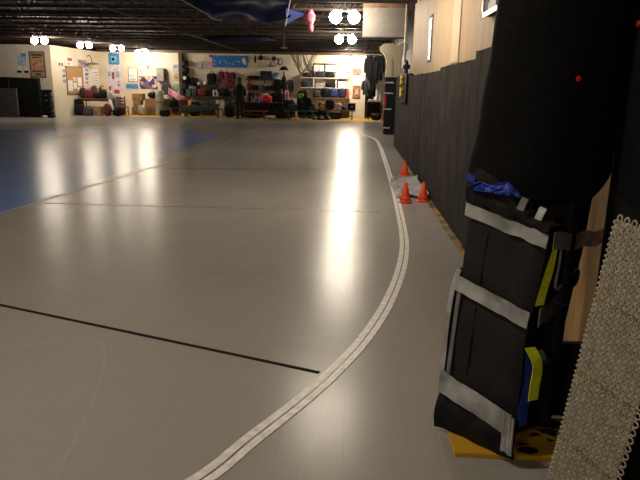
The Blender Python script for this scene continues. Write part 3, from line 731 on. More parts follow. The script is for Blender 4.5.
t = thing('tiered_rack', 'black tiered rack with jutting pegs at the bay corner', 'rack', (-14.273, 28.5, 0))
obj('upright', bx(nb(), -.22, .16, -.1, .12, 0, 1.28, .01), BLACK, t)
for k in range(5): obj('peg', tube(nb(), [(-.3, -.12, .2+k*.25), (.30, -.12, .22+k*.25)], .035, 8), BLACK, t, True)
for k in (1.0, .78): obj('grey_tag', bx(nb(), -.06, .04, -.115, -.10, k, k+.04), GREYM, t)
obj('foot', bx(nb(), .05, .28, -.2, .1, 0, .12, .02), BLACK, t)
heap('shoe', 'white shoe at the foot of the black tiered rack', 'shoe', -14.30, 28.15, 0, .2, .28, .12, WHITE, 3, .1)

# ================================================================== return wall (beside the bay)
def side(label, q, mat, frame=None, blocks=(), name='poster', cat='poster'): return poster(label, q[0], q[1], q[2], q[3], mat, 0, frame, blocks, name, cat, 'side')
INK = M('black_ink', (.03, .03, .04)); INKR = M('red_ink', (.5, .04, .05)); INKB = M('blue_ink', (.06, .16, .45)); INKG = M('grey_ink', (.25, .25, .28))
PHO = print_mat('photo_print', [(.05, .04, .06), (.3, .1, .1), (.5, .45, .45), (.15, .15, .25), (.6, .5, .4)], 14)
side('cork board pinned with white papers on the side wall', (31.353, 1.721, 1.841, 1.331), CORK, WOODT, ((.06, .12, .34, .5, PAPER), (.38, .2, .6, .42, PAPER), (.38, .48, .58, .62, M('pink_sheet', (.7, .45, .42))), (.66, .3, .92, .62, PAPER), (.62, .05, .8, .25, PAPER)), 'cork_board', 'notice board')
side('column of small sheets to the far side of the cork board', (32.844, 1.971, 0.692, 0.927), PAPER, None, ((.15, .75, .85, .92, INKG), (.15, .5, .85, .68, INKB), (.15, .28, .85, .44, INKG), (.15, .06, .85, .2, INKG)), 'notice_sheets', 'paper')
side('narrow strip of photographs on the near side of the cork board', (30.177, 1.922, 0.373, 0.759), PAPER, None, ((.1, .7, .9, .95, INKG), (.1, .38, .9, .62, PHO), (.1, .05, .9, .3, INKG)), 'photo_strip', 'photographs')
side('small card with two dark red marks above the cork board', (29.937, 2.466, 0.523, 0.257), PAPER, None, ((.1, .2, .42, .8, MAROON), (.58, .2, .9, .8, MAROON)), 'letter_card', 'sign')
side('red and white sheet above the cork board', (30.933, 2.634, 0.668, 0.434), PAPER, None, ((.1, .55, .9, .92, INKR), (.1, .1, .5, .35, INKG)), 'red_notice', 'paper')
side('pair of grey photographs above the far edge of the cork board', (32.401, 2.580, 0.915, 0.379), INKG, None, ((.05, .1, .46, .9, PHO), (.54, .1, .95, .9, PHO)), 'grey_photographs', 'photographs')
side('tall pale sheet covered in writing beside the white door', (33.893, 1.857, 0.804, 1.010), PAPER, None, tuple((.15, .08+.14*k, .85, .13+.14*k, INKG) for k in range(6)), 'writing_sheet', 'paper')
side('tall strip of red notices at the far corner of the side wall', (35.162, 2.012, 0.431, 1.872), PAPER, None, ((.1, .8, .9, .97, INKR), (.1, .5, .9, .6, INKG), (.1, .1, .9, .28, INKR)), 'red_notice', 'paper')
t = thing('wall_fan', 'brown dish-shaped wall fan on a bracket above the pale door', 'fan', (-14.17, 33.0, 2.62))
obj('bracket', tube(nb(), spline([(0, 0, .35), (.15, 0, .4), (.22, 0, .2), (.25, 0, .02)], 4), .025, 8), GREYM, t, True)
obj('guard', lathe(nb(), [(.05, .06), (.30, .0), (.32, -.03), (.28, -.05), (0, -.07)], (.28, 0, 0), 18), WOODT, t, True)
b = nb(); bx(b, 0, .04, -.45, .45, 0, 2.05, .008)
t = thing('door_leaf', 'pale door in the side wall hung with sheets', 'door', (-14.19, 33.35, 0)); obj('leaf', b, WHITEP, t); obj('handle', blob(nb(), (.08, -.35, 1.0), (.07, .07, .07), 2, 0), CHROME, t, True)

# table A and clutter on it
TA = .84
xa0, xa1 = -13.95, -12.55
tA = table('brown wooden table under the cork board heaped with bags', -14.0, -12.35, 31.3, 31.95, TA, WOODT, WOODD, shelf=.35)
bag('dark maroon bag on the table, directly under the cork board', -13.6, 31.6, TA, .48, .34, .42, MAROON)
heap('clothes_pile', 'dark heap of clothes on the table beside the maroon bag', 'clothes', -13.15, 31.55, TA, .42, .4, .26, DARK, 6)
bag('black bag in the middle of the table under the cork board', -12.85, 31.6, TA, .36, .3, .42, BLACK)
heap('yellow_cap', 'yellow cap on top of the black bag on the table', 'cap', -12.80, 31.62, TA+.425, .26, .26, .14, M('yellow_cloth', (.62, .38, .06)), 8, .12)
bag('white plastic bag at the far end of the table', -12.5, 31.55, TA, .22, .24, .36, CLEAR, handles=False)
heap('pink_shoe', 'pink and white shoe on the shelf below the cork board table', 'shoe', -13.45, 31.5, .38, .42, .22, .14, M('pink_white_shoe', (.7, .35, .4), col2=(.75, .7, .7), scale=10), 2, .12)
heap('clothes_pile', 'dark pile of clothes under the cork board table', 'clothes', -13.3, 31.62, 0, .9, .36, .33, DARK, 12)
carton('tan cardboard box on the floor before the cork board table', -12.95, 31.05, 0, .38, .36, .46, CARD)
heap('gear_bag', 'dark red bag on the floor at the far end of the cork board table', 'bag', -12.45, 31.0, 0, .4, .36, .6, M('brown_red_cloth', (.09, .025, .02), .8), 14, .1)
chair('red-brown wooden slatted chair between the table and the white clippings panel', -11.9, 31.7, PI, WOODR, 1.0)
tag(obj('rolled_banner', tube(nb(), spline([(-12.38, 31.2, .80), (-12.25, 31.1, .5), (-12.12, 31.1, .12)], 5), .07, 8), PAPER, None, True), 'white rolled banner leaning on the end of the table', 'banner')

# ================================================================== back wall, bright stretch
poster('tall white panel covered in clippings at the left end of the back wall', -13.322, 1.465, 0.793, 2.375, M('lilac_white', (.62, .58, .64)), 34.5, None,
       ((.05, .72, .2, .85, PHO), (.3, .66, .5, .82, M('maroon_print', (.25, .06, .1))), (.6, .7, .85, .84, M('green_print', (.3, .32, .3))), (.68, .5, .86, .62, PHO), (.4, .33, .8, .42, INKR), (.05, .4, .2, .5, MC['maroon_print']), (.36, .2, .52, .28, INKG)), 'clippings_panel', 'notice board')
poster('sky blue poster above the white clippings panel', -13.307, 2.932, 0.590, 0.609, SKYB, 34.5, None, ((.2, .2, .75, .75, M('pale_sky', (.2, .45, .65))), (.3, .35, .55, .6, PAPER)))
poster('framed white sheet above the sky blue strip', -12.276, 2.097, 0.508, 0.723, PAPER, 34.5, M('thin_brown', (.3, .22, .15)), ((.2, .15, .8, .2, INKG), (.2, .4, .6, .45, INKG)), 'whiteboard', 'whiteboard')
poster('small sky blue strip sign over the cardboard boxes', -12.369, 1.478, 0.680, 0.243, SKYB, 34.5, None, ((.1, .3, .3, .7, INKB), (.4, .3, .6, .7, INKB), (.7, .3, .9, .7, INKB)), 'blue_sign', 'sign')
poster('wide collage of team photographs over the big cardboard box', -11.425, 1.696, 1.015, 0.699, print_mat('collage', [(.02, .03, .12), (.5, .3, .3), (.03, .03, .05), (.65, .5, .45), (.15, .08, .2), (.4, .1, .08)], 5), 34.5, None, (), 'photo_collage', 'photographs')
poster('ring of small paper letters above the collage', -11.688, 2.307, 0.422, 0.373, PAPER, 34.5, None, ((.05, .3, .2, .6, INKG), (.25, .75, .4, .95, INKG), (.6, .75, .75, .95, INKG), (.8, .35, .95, .6, INKG), (.3, .05, .45, .2, INKG)), 'letter_card', 'sign')
poster('short dark wall hook above the collage', -11.410, 2.525, 0.056, 0.266, INK, 34.5, None, (), 'wall_hook', 'hook')
poster('pale blue sheet to the left of the dark wall post', -9.860, 2.496, 0.307, 0.424, M('pale_blue_sheet', (.45, .48, .58)), 34.5, None, ((.15, .5, .85, .85, INKG),), 'notice_sheet', 'paper')
poster('tan sheet below the pale blue one', -9.837, 2.017, 0.280, 0.427, M('tan_sheet', (.5, .38, .22)), 34.5, None, ((.2, .3, .8, .6, CARD),), 'notice_sheet', 'paper')
poster('small green sheet above the pink cloth', -9.873, 1.481, 0.253, 0.323, M('green_sheet', (.22, .38, .26)), 34.5, None, ((.2, .3, .8, .7, GREENG),), 'notice_sheet', 'paper')
poster('small pink sheet on the wall above the pink cloth', -10.292, 1.528, 0.197, 0.215, M('pink_sheet2', (.65, .35, .35)), 34.5, None, ((.2, .3, .8, .7, PAPER),), 'notice_sheet', 'paper')
# wall unit and wrapped roll
t = thing('wall_cabinet', 'grey wall cabinet beside the photo collage', 'cabinet', (-10.657, 34.5, 1.75))
obj('body', bx(nb(), -.20, .22, -.32, 0, 0, .72, .01), M('dark_grey_metal', (.10, .10, .10), .5, .3), t); obj('door', bx(nb(), -.18, .2, -.34, -.322, .03, .69, .008), GREYP, t); obj('handle', bx(nb(), .12, .15, -.36, -.34, .28, .42), CHROME, t)
t = thing('wrapped_roll', 'upright grey-green plastic-wrapped roll beside the big cardboard box', 'roll', (-10.247, 32.6, 0))
obj('roll', lathe(nb(), [(0, 0), (.2, 0), (.22, .3), (.19, .6), (.22, .85), (.2, 1.18), (.14, 1.28), (0, 1.3)], n=18), GREENG, t, True); obj('band', lathe(nb(), [(.228, .66), (.235, .7), (.228, .74)], n=18), TAPED, t, True)
# bins and boxes
t = thing('waste_bin', 'tall grey waste bin standing before the white clippings panel', 'bin', (-12.594, 32.6, 0))
obj('body', lathe(nb(), [(0, 0), (.25, 0), (.28, .5), (.30, .86), (.30, .9), (0, .9)], n=4, sx=1, sy=1), GREYP, t); obj('lid', lathe(nb(), [(.31, .9), (.31, .94), (.2, 1.0), (0, 1.02)], n=4), GREYP, t); obj('white_board', bx(nb(), .30, .42, -.05, .0, 0, 1.0, .005), WHITE, t)
heap('waste_bin', 'small dark bin on the floor before the clippings panel', 'bin', -12.2, 32.35, 0, .36, .34, .55, M('brown_black', (.03, .02, .018), .6), 5, .03)
carton('large cardboard box under the photo collage', -10.55, 33.3, 0, 1.2, .8, .86, CARD)
carton('bottom cardboard box in the stack of three', -11.68, 33.2, 0, .44, .5, .40, CARDD)
carton('middle cardboard box in the stack of three', -11.62, 33.2, .403, .42, .46, .34, CARD)
carton('top cardboard box in the stack of three, widest of them', -11.58, 33.2, .746, .56, .5, .36, CARD)
t = thing('gear_bag', 'black bag on top of the large cardboard box', 'bag', (-10.82, 33.25, .863)); obj('body', blob(nb(), (0, 0, .17), (.5, .36, .34), 2.3, .08, 2, 3), BLACK, t, True); obj('handle', tube(nb(), spline([(-.1, 0, .31), (0, 0, .42), (.1, 0, .31)], 4), .014, 6), BLACK, t, True)
heap('plastic_bag', 'crumpled clear plastic bag before the stacked boxes', 'bag', -11.16, 32.55, 0, .5, .36, .52, CLEAR, 7, .2)
# pink and orange cloths
t = thing('pink_cloth', 'pink cloth draped over things at the foot of the bright wall', 'cloth')
obj('drape', sheet(nb(), lambda u, v: (-10.05+.95*u+.1*v, 33.6-.35*v+.06*math.sin(u*9), 1.46-.55*u-.35*v+.05*noise.noise(Vector((u*5, v*5, 1)))), 20, 10, .01), M('pink_fabric', (.72, .25, .34), .8, col2=(.80, .42, .48), scale=4), t, True)
t = thing('orange_cloth', 'orange and white cloth draped beside the pink one', 'cloth')
obj('drape', sheet(nb(), lambda u, v: (-9.25+.55*u, 33.3-.25*v, 1.04-.28*u-.22*v+.04*math.sin(u*8)), 14, 8, .01), M('orange_fabric', (.65, .16, .05), .8), t, True)
obj('white_edge', sheet(nb(), lambda u, v: (-9.12+.55*u, 33.04, .78-.25*u-.22*v), 8, 6, .01), PAPER, t, True)
bench('dark wooden bench before the pink cloth', -9.95, -8.5, 32.0, .46, WOODD, WOODR)
bag('black bag standing on the bench before the pink cloth', -9.35, 32.0, .46, .42, .28, .40, BLACK)
bag('black bag on the floor before the bench near the wrapped roll', -9.7, 31.6, 0, .5, .3, .36, BLACK, handles=False)
bag('dark red bag on the bench before the orange cloth', -8.82, 32.0, .46, .5, .28, .42, M('dark_red_brown', (.07, .02, .022), .8))
carton('brown box behind the bench before the orange cloth', -8.95, 32.45, 0, .42, .3, .38, CARDD)
# tall dark post with hung gear
t = thing('gear_post', 'tall dark wall post hung with black gear and one white disc', 'gear rack', (-9.30, 34.45, 1.35))
obj('post', bx(nb(), -.06, .06, -.1, 0, -1.3, 1.75), WOODD, t)
for k, (z, w, h) in enumerate(((.08, .36, .5), (.55, .42, .5), (1.0, .40, .4), (1.4, .34, .3))): obj('hung_gear', blob(nb(), (.02*k, -.22, z), (w, .3, h), 2.5, .15, 3, k), BLACK, t, True)
obj('white_disc', lathe(nb(), [(0, 0), (.09, 0), (.09, .02), (0, .025)], (0, 0, 0), 16), WHITE, t, True).matrix_local = Matrix.Translation((.04, -.40, .62)) @ Matrix.Rotation(PI/2, 4, 'X')

# ================================================================== back wall, dim stretch with counter
CT = 1.03
table('long dark counter along the wall under the blue banner', -9.15, -6.35, 33.6, 34.3, CT, WOODD, WOODD, .05, 'counter', 'counter')
poster('blue banner with white scrawls high on the back wall', -6.840, 2.886, 1.931, 0.630, M('banner_blue', (.012, .16, .48), .6), 34.47, None, (), 'banner', 'banner')
bb = bpy.data.objects['banner']
t = bb
for u0, v0, w, h in ((.03, .25, .10, .06), (.06, .45, .03, .2), (.22, .3, .02, .3), (.33, .5, .05, .05), (.40, .28, .02, .3), (.47, .35, .06, .04), (.58, .2, .02, .25), (.66, .5, .05, .05), (.74, .4, .03, .2)):
    obj('scrawl', box(nb(), (-1+2*u0+w, -.024, -.33+.66*v0+h*.3), (w*1.2, .005, h*.5), 0, Matrix.Rotation(.4, 4, 'Y')), WHITE, t)
for a, s in ((-.5, .30), (.0, .36), (.5, .28)): obj('star_mark', box(nb(), (.80+.06*a, -.024, .02+a*.12), (.06, .005, s), 0, Matrix.Rotation(-.6+a*.3, 4, 'Y')), WHITE, t)
obj('red_corner', bx(nb(), -1.12, -1.0, -.03, 0, .18, .36), RED, t)
def small_frame(label, q, m=INKB):
    poster(label, q[0], q[1], q[2], q[3], CREAM, 34.5, m, (), 'framed_picture', 'picture')
small_frame('narrow blue-edged frame left of the pink sheet', (-8.503, 2.689, 0.222, 0.396))
small_frame('second blue-edged frame touching the pink sheet', (-8.212, 2.694, 0.139, 0.396))
poster('pink-white sheet just left of the blue banner', -7.964, 2.658, 0.305, 0.475, M('pink_white', (.55, .38, .38)), 34.5, None, ((.2, .5, .8, .8, PINK),), 'notice_sheet', 'paper')
sA = wall_shelf('dark shelf above the left half of the counter', -8.65, -7.55, 1.62, .36, WOODD)
helmet('pale helmet on the dark shelf, left end', -8.5, 34.3, 1.62, .14, M('pale_helmet', (.42, .36, .32), .4), 0)
helmet('white helmet on the dark shelf beside the pale one', -8.18, 34.3, 1.62, .13, WHITE, .3)
bag('black bulky bag on the dark shelf above the counter', -7.82, 34.3, 1.62, .5, .32, .62, DARK, 0)
coat('dark green coat hung under the dark shelf', -7.95, 34.2, 1.54, .42, .46, GREEND)
t = thing('gear_box', 'green box on the left end of the counter', 'box', (-9.0, 33.9, CT)); obj('body', bx(nb(), -.13, .13, -.15, .15, 0, .34, .01), M('green_box', (.05, .11, .07), .6), t); obj('lid', bx(nb(), -.14, .14, -.16, .16, .34, .38, .01), GREEND, t)
bag('dark grey bag between the green box and the red bag on the counter', -8.68, 33.9, CT, .3, .3, .32, M('charcoal_cloth', (.05, .045, .05), .8))
bag('dark red bag on the middle of the counter', -8.25, 33.9, CT, .5, .34, .38, REDC)
bag('black bag on the counter, next to the white sign', -7.85, 33.95, CT, .26, .3, .34, DARK, handles=False)
t = thing('counter_sign', 'white card with a black mark standing on the counter', 'sign', (-7.52, 33.72, CT)); obj('card', box(nb(), (0, 0, .16), (.27, .02, .32)), PAPER, t)
b = nb(); bx(b, -.05, .05, -.016, -.0105, .05, .27); obj('black_mark', b, INK, t)
heap('clothes_pile', 'dark pile of clothes on the right end of the counter', 'clothes', -6.98, 33.95, CT, .55, .36, .30, DARK, 20)
sB = wall_shelf('upper wall shelf with maroon bags under the blue banner', -7.45, -6.5, 1.98, .36, WOODT)
sC = wall_shelf('lower wall shelf with red bags under the blue banner', -7.45, -6.5, 1.50, .36, WOODT)
bag('dark maroon bag at the left of the upper wall shelf', -7.28, 34.3, 1.98, .32, .3, .36, MAROON)
bag('bright magenta bag in the middle of the upper wall shelf', -6.98, 34.3, 1.98, .30, .3, .34, MAGENTA)
bag('dark plum bag at the right of the upper wall shelf', -6.66, 34.3, 1.98, .32, .3, .30, M('plum', (.08, .01, .03), .8))
bag('faded red bag at the left of the lower wall shelf', -7.22, 34.3, 1.50, .42, .3, .24, M('faded_red', (.26, .06, .05), .8), handles=False)
bag('dark red bag at the right of the lower wall shelf', -6.78, 34.3, 1.50, .4, .3, .34, M('deep_red', (.16, .015, .02), .8))
carton('white box on the floor under the counter', -7.25, 33.75, 0, .42, .4, .84, WHITEP)
bench('dark green bench covered with a long rumpled cloth', -8.75, -6.75, 31.6, .44, GREENP, GREENP)
t = thing('canvas_cover', 'dark green canvas lying rumpled along the green bench', 'canvas')
obj('canvas', sheet(nb(), lambda u, v: (-8.8+1.95*u, 31.42+.40*v, .53+.22*max(0, u-.25)**1.5+.06*noise.noise(Vector((u*9, v*3, 1)))-.26*(1-min(1, v*3))), 36, 10, .05), GREEND, t, True)
t = thing('stool', 'red-legged stool with a pale seat beside the green bench', 'stool', (-6.98, 32.4, 0))
obj('seat', bx(nb(), -.2, .2, -.16, .16, .40, .44, .01), WOODT, t)
for sx in (-1, 1):
    for sy in (-1, 1): obj('leg', tube(nb(), [(sx*.17, sy*.13, 0), (sx*.12, sy*.1, .40)], .022, 6), REDC, t)
heap('white_cup', 'small white cup on the floor in front of the green bench', 'cup', -8.62, 31.05, 0, .12, .12, .2, WHITE, 1, .02)
heap('gear_bag', 'dark bag on the floor beside the standing person', 'bag', -6.38, 31.9, 0, .55, .4, .6, DARK, 31, .14)

# ================================================================== table with red cushion
TD = .78
table('long table with a black cloth front and a thin red edge, under the black lamp', -5.85, -3.05, 32.7, 33.5, TD, M('red_brown_edge', (.10, .03, .025), .5), BLACK, .035, skirt=DARK)
wsD = wall_shelf('upper wall shelf with folded dark cloth above the black-fronted table', -5.95, -3.9, 1.98, .36, WOODD)
wsE = wall_shelf('lower wall shelf crowded with gear above the black-fronted table', -5.95, -3.9, 1.40, .36, WOODT)
heap('folded_cloth', 'folded dark cloth on the left of the shelf next to the standing person', 'cloth', -5.50, 34.3, 1.98, .72, .3, .18, DARK, 9, .12)
t = thing('gear_box', 'navy crate on the shelf under the tan hat', 'box', (-4.82, 34.3, 1.98)); obj('body', bx(nb(), -.29, .29, -.16, .16, 0, .42, .01), NAVY, t); obj('rim', bx(nb(), -.30, .30, -.17, .17, .38, .43, .01), M('navy_rim', (.02, .03, .08), .6), t)
bag('blue and white bag at the right end of the shelf, beside the navy crate', -4.28, 34.3, 1.98, .42, .3, .38, M('blue_white', (.05, .12, .32), .7, col2=(.55, .55, .58), scale=5), handles=False)
cs = [('red jersey folded on the lower shelf, next to the standing person', REDC, -5.72, .30, .34), ('black helmet bag on the lower shelf', DARK, -5.38, .3, .26), ('grey shoe bag on the lower shelf', M('grey_shoe', (.12, .11, .13), .8), -5.06, .28, .28), ('dark blue bundle on the lower shelf', NAVY, -4.74, .3, .24), ('black bundle on the lower shelf', DARK, -4.42, .3, .28), ('blue jacket bundle on the right end of the lower shelf', BLUEB, -4.1, .3, .40)]
for k, (lb, m, x, w, h) in enumerate(cs): bag(lb, x, 34.3, 1.40, w, .28, h, m, 0, 'bag' if k else 'clothes', False, None, 40+k, 'gear_bundle')
items = [('dark red bottle at the left end of the black-fronted table', REDC, -5.62, .10, .42), ('tan bottle on the black-fronted table', TAN, -5.42, .09, .34), ('violet bottle on the black-fronted table', M('violet', (.14, .10, .28), .5), -5.2, .11, .42), ('pale bottle on the black-fronted table, left of the red cushion', M('pale_bottle', (.4, .36, .34), .4), -5.02, .09, .36)]
for lb, m, x, w, h in items:
    t = thing('bottle', lb, 'bottle', (x, 33.1, TD)); obj('body', lathe(nb(), [(0, 0), (w*.6, 0), (w*.62, h*.6), (w*.3, h*.78), (w*.25, h*.88), (0, h*.88)], n=12), m, t, True); obj('cap', lathe(nb(), [(w*.3, h*.88), (w*.3, h), (0, h)], n=12), INK, t, True)
t = thing('red_cushion', 'bright red rounded bag on the black-fronted table', 'bag', (-4.62, 32.98, TD)); obj('body', blob(nb(), (0, 0, .19), (.62, .4, .38), 2.4, .08, 2, 3), M('bright_red', (.62, .02, .035), .65, bump=.3), t, True); obj('flap', blob(nb(), (.0, -.06, .3), (.46, .34, .2), 2.4, .1, 3, 5), M('light_red', (.66, .05, .06), .6), t, True)
heap('folded_cloth', 'white and blue cloth lying behind the red bag', 'cloth', -4.72, 33.32, TD, .5, .26, .46, M('white_blue_cloth', (.45, .45, .52), .8), 4, .1)
bag('black case on the table below the black lamp', -3.95, 33.1, TD, .42, .3, .50, BLACK)
t = thing('pink_figure', 'pink bottle near the right end of the black-fronted table', 'bottle', (-3.50, 33.1, TD)); obj('body', lathe(nb(), [(0, 0), (.08, 0), (.09, .2), (.07, .36), (.1, .46), (.05, .56), (0, .58)], n=14), M('pink_plastic', (.55, .12, .2), .5), t, True); obj('cap', lathe(nb(), [(.04, .58), (.04, .64), (0, .65)], n=10), PAPER, t, True)
t = thing('paper_stack', 'white papers on the right end of the black-fronted table', 'paper', (-3.42, 32.85, TD)); obj('stack', bx(nb(), -.17, .17, -.11, .11, 0, .07, .004), PAPER, t); obj('top_sheet', box(nb(), (0.02, 0, .074), (.30, .2, .006), 0, Matrix.Rotation(.2, 4, 'Z')), M('pink_paper_top', (.6, .42, .42)), t)
t = thing('floor_lamp', 'black lamp with a wide black shade before the back wall', 'lamp', (-3.78, 33.75, 0))
obj('base', lathe(nb(), [(0, 0), (.2, 0), (.2, .03), (.04, .06), (0, .06)], n=18), BLACK, t, True)
obj('pole', tube(nb(), [(0, 0, .05), (0, 0, 1.1), (0, 0, 1.6), (0, 0, 2.4)], [.05, .06, .04, .03], 10), BLACK, t, True)
obj('draped_cloth', blob(nb(), (0, -.02, 1.75), (.24, .2, .8), 2.4, .15, 3, 3), DARK, t, True)
obj('lamp_shade', lathe(nb(), [(.08, 2.66), (.12, 2.64), (.24, 2.50), (.25, 2.46), (.23, 2.46), (.1, 2.62)], n=20), BLACK, t, True)
# hung on the wall above
t = thing('tan_hat', 'tan floppy hat hung above the navy crate', 'hat', (-4.52, 34.42, 2.72)); obj('brim', blob(nb(), (0, -.1, -.04), (.50, .2, .12), 2, .1, 3, 1), TAN, t, True); obj('crown', blob(nb(), (-.02, -.1, .06), (.26, .2, .24), 2.2, .08, 2, 2), TAN, t, True); obj('band', blob(nb(), (-.02, -.1, .0), (.28, .215, .05), 2.4, 0, 1, 0), REDC, t, True)
for lb, q in (('long black glove hung high on the wall, left of the pair', (-5.42, 3.02, .12, .36)), ('rounded black pouch hung high on the wall beside the long glove', (-5.12, 3.1, .26, .26)), ('black pouch hung high above the tan hat', (-4.40, 3.08, .24, .22))):
    t = thing('hung_pouch', lb, 'pouch', (q[0], 34.42, q[1])); obj('body', blob(nb(), (0, -.04, 0), (q[2], .12, q[3]), 2.4, .12, 3, 3), BLACK, t, True); obj('loop', tube(nb(), spline([(-.02, -.02, q[3]*.45), (0, -.02, q[3]*.45+.1), (.02, -.02, q[3]*.45)], 4), .008, 5), BLACK, t)
t = thing('wall_ring', 'dark ring hung on the wall right of the tan hat', 'ring', (-4.05, 34.44, 2.92)); obj('ring', tube(nb(), [(.13*math.cos(a), -.03, .16*math.sin(a)) for a in [2*PI*k/18 for k in range(19)]], .022, 6), BLACK, t, True); obj('nail', tube(nb(), [(0, .04, .16), (0, -.06, .165)], .012, 6), CHROME, t)
bench('low dark red bench before the black-fronted table', -6.05, -4.35, 31.5, .40, WOODR, WOODD)
heap('clothes_pile', 'dark pile of clothes behind the low dark red bench', 'clothes', -5.2, 31.95, 0, 1.2, .4, .36, DARK, 51, .2)
heap('pale_rag', 'pale rag on the floor beside the low dark red bench', 'rag', -4.12, 31.3, 0, .42, .3, .09, TAN, 3, .2)
bag('black bag on the floor right of the low dark red bench', -3.7, 31.9, 0, .6, .4, .5, BLACK)

# ================================================================== green bench and shelving at the right
bench('dark green bench the seated person is on', -3.45, -1.85, 31.4, .45, GREENP, GREENP)
bag('dark bag on the green bench with a round pale tag', -3.05, 31.4, .45, .5, .3, .30, GREEND)
t = thing('lime_bag', 'black bag with a lime green panel beside the seated person', 'bag', (-2.72, 32.6, .0)); obj('body', blob(nb(), (0, 0, .72), (.5, .4, 1.42), 3, .06, 2, 3), DARK, t, True); obj('lime_panel', blob(nb(), (-.02, -.19, 1.16), (.30, .08, .28), 2.6, .05, 2, 4), LIME, t, True)
# antlers of crossed sticks
t = thing('crossed_sticks', 'pale crossed branches fixed to the wall right of the black lamp', 'branches', (-2.55, 34.42, 2.4))
STK = M('pale_branch', (.20, .15, .10), .8)
for pts in ([(-.72, 0, .92), (-.3, 0, .1), (-.18, 0, -.1)], [(-.18, -.02, -.1), (.12, -.02, .3), (.45, -.02, .92)], [(-.42, 0, .9), (-.36, 0, .5), (-.38, 0, .24)], [(.38, -.03, -.05), (.12, -.03, .3), (-.08, -.03, .88)]):
    obj('branch', tube(nb(), spline(pts, 5), .028, 6), STK, t, True)
wall_shelf('upper white wall shelf right of the branches', -2.95, -.35, 2.12, .4, WHITEP)
wall_shelf('lower white wall shelf right of the branches', -2.95, -.35, 1.60, .4, WHITEP)
b = nb()
t = thing('shelf_divider', 'white uprights standing between the two white wall shelves', 'shelf upright', (0, 34.3, 1.60))
for x in (-2.2, -.98): obj('upright', bx(nb(), x-.03, x+.03, -.16, .18, .002, .468), WHITEP, t)
heap('folded_cloth', 'folded dark brown cloth on the left of the upper white shelf', 'cloth', -2.5, 34.28, 2.12, .62, .3, .26, M('dark_brown_cloth', (.035, .022, .02), .9), 61, .12)
t = thing('dish_rack', 'dark wire rack of pale papers on the upper white shelf', 'rack', (-1.62, 34.36, 2.12))
b = nb()
for x in (-.62, 0, .62): tube(b, [(x, 0, 0), (x, 0, .74)], .022, 6)
for z in (.30, .72): tube(b, [(-.62, 0, z), (.62, 0, z)], .022, 6)
obj('frame', b, BLACK, t)
for k in range(4): obj('sheet', box(nb(), (-.46+.31*k, .03, .46), (.26, .02, .38), .002, Matrix.Rotation(.12*(-1)**k, 4, 'Y')), PAPER if k != 2 else M('pinkish_paper', (.6, .5, .48)), t)
bag('dark navy bag in front of the wire rack on the upper white shelf, left', -1.85, 34.16, 2.12, .5, .2, .32, M('navy_black', (.018, .018, .05), .8), handles=False)
bag('black bag in front of the wire rack on the upper white shelf, right', -1.32, 34.16, 2.12, .52, .2, .27, BLACK, handles=False)
bag('dark grey bag at the left of the lower white shelf', -2.62, 34.28, 1.60, .52, .3, .34, M('slate', (.04, .04, .055), .8), handles=False)
t = thing('paper_stack', 'stack of pale papers on the middle of the lower white shelf', 'paper', (-1.85, 34.28, 1.60)); obj('stack', bx(nb(), -.24, .24, -.14, .14, 0, .24, .01), M('pale_papers', (.5, .45, .4), .8, col2=(.3, .27, .25), scale=6, stretch=(1, 1, 9)), t); obj('top_sheet', box(nb(), (.02, 0, .245), (.46, .28, .008)), PAPER, t)
bag('black bag lying on the lower white shelf beside the stack of papers', -1.32, 34.28, 1.60, .48, .3, .22, BLACK, handles=False)
t = thing('white_carton', 'small white box at the right end of the lower white shelf', 'box', (-.64, 34.26, 1.60)); obj('body', bx(nb(), -.22, .22, -.15, .15, 0, .3, .01), WHITE, t); obj('lid', bx(nb(), -.23, .23, -.16, .16, .3, .34, .01), PAPER, t)
wall_shelf('brown wooden shelf with blue bags at the right end of the back wall', -2.25, -.22, 1.07, .5, WOODT, 34.5, .06)
bag('black bag at the left of the brown wooden shelf', -1.55, 34.2, 1.07, .42, .34, .50, BLACK)
bag('bright blue bag on the brown wooden shelf', -1.08, 34.15, 1.07, .46, .34, .46, BLUEB)
bag('dark navy bag at the right of the brown wooden shelf', -.62, 34.2, 1.07, .40, .34, .50, NAVY)
t = thing('fire_extinguisher', 'red extinguisher standing at the right end of the brown shelf', 'fire extinguisher', (-.34, 34.1, 1.07)); obj('body', lathe(nb(), [(0, 0), (.07, 0), (.075, .3), (.05, .37), (.025, .4), (0, .4)], n=14), RED, t, True); obj('valve', box(nb(), (.01, 0, .43), (.09, .04, .06), .01), BLACK, t); obj('hose', tube(nb(), spline([(.03, 0, .42), (.11, 0, .36), (.1, 0, .15)], 5), .012, 6), BLACK, t, True)
bench('brown wooden bench at the right end before the brown shelf', -1.42, .12, 32.3, .48, WOODT, WOODD)
backpack('large black backpack standing on the brown bench', -1.22, 32.35, .48, .46, .52, BLACK)
bag('pink and white bag on the brown bench next to the backpack', -.78, 32.3, .48, .34, .24, .32, M('pink_white_bag', (.55, .28, .36), .7, col2=(.65, .6, .6), scale=7))
helmet('black helmet on the brown bench behind the pink bag', -.52, 32.38, .48, .15, BLACK, .4)
t = thing('dark_sign', 'black framed sign standing on the right end of the brown bench', 'sign', (-.10, 32.3, .48)); obj('panel', box(nb(), (0, 0, .18), (.40, .03, .34), .006), BLACK, t); obj('white_rim', box(nb(), (0, .02, .18), (.43, .012, .37)), PAPER, t); obj('pale_mark', blob(nb(), (.02, -.018, .18), (.06, .01, .05), 2, 0), PAPER, t)
helmet('black helmet with white stickers on the floor, left of three', -1.98, 31.8, 0, .17, BLACK, 0, None, True)
helmet('black helmet with white stickers on the floor, middle of three', -1.66, 31.5, 0, .17, BLACK, .7, None, True)
helmet('black helmet with white stickers on the floor, nearest the brown bench', -1.35, 31.75, 0, .17, BLACK, 1.4, None, True)
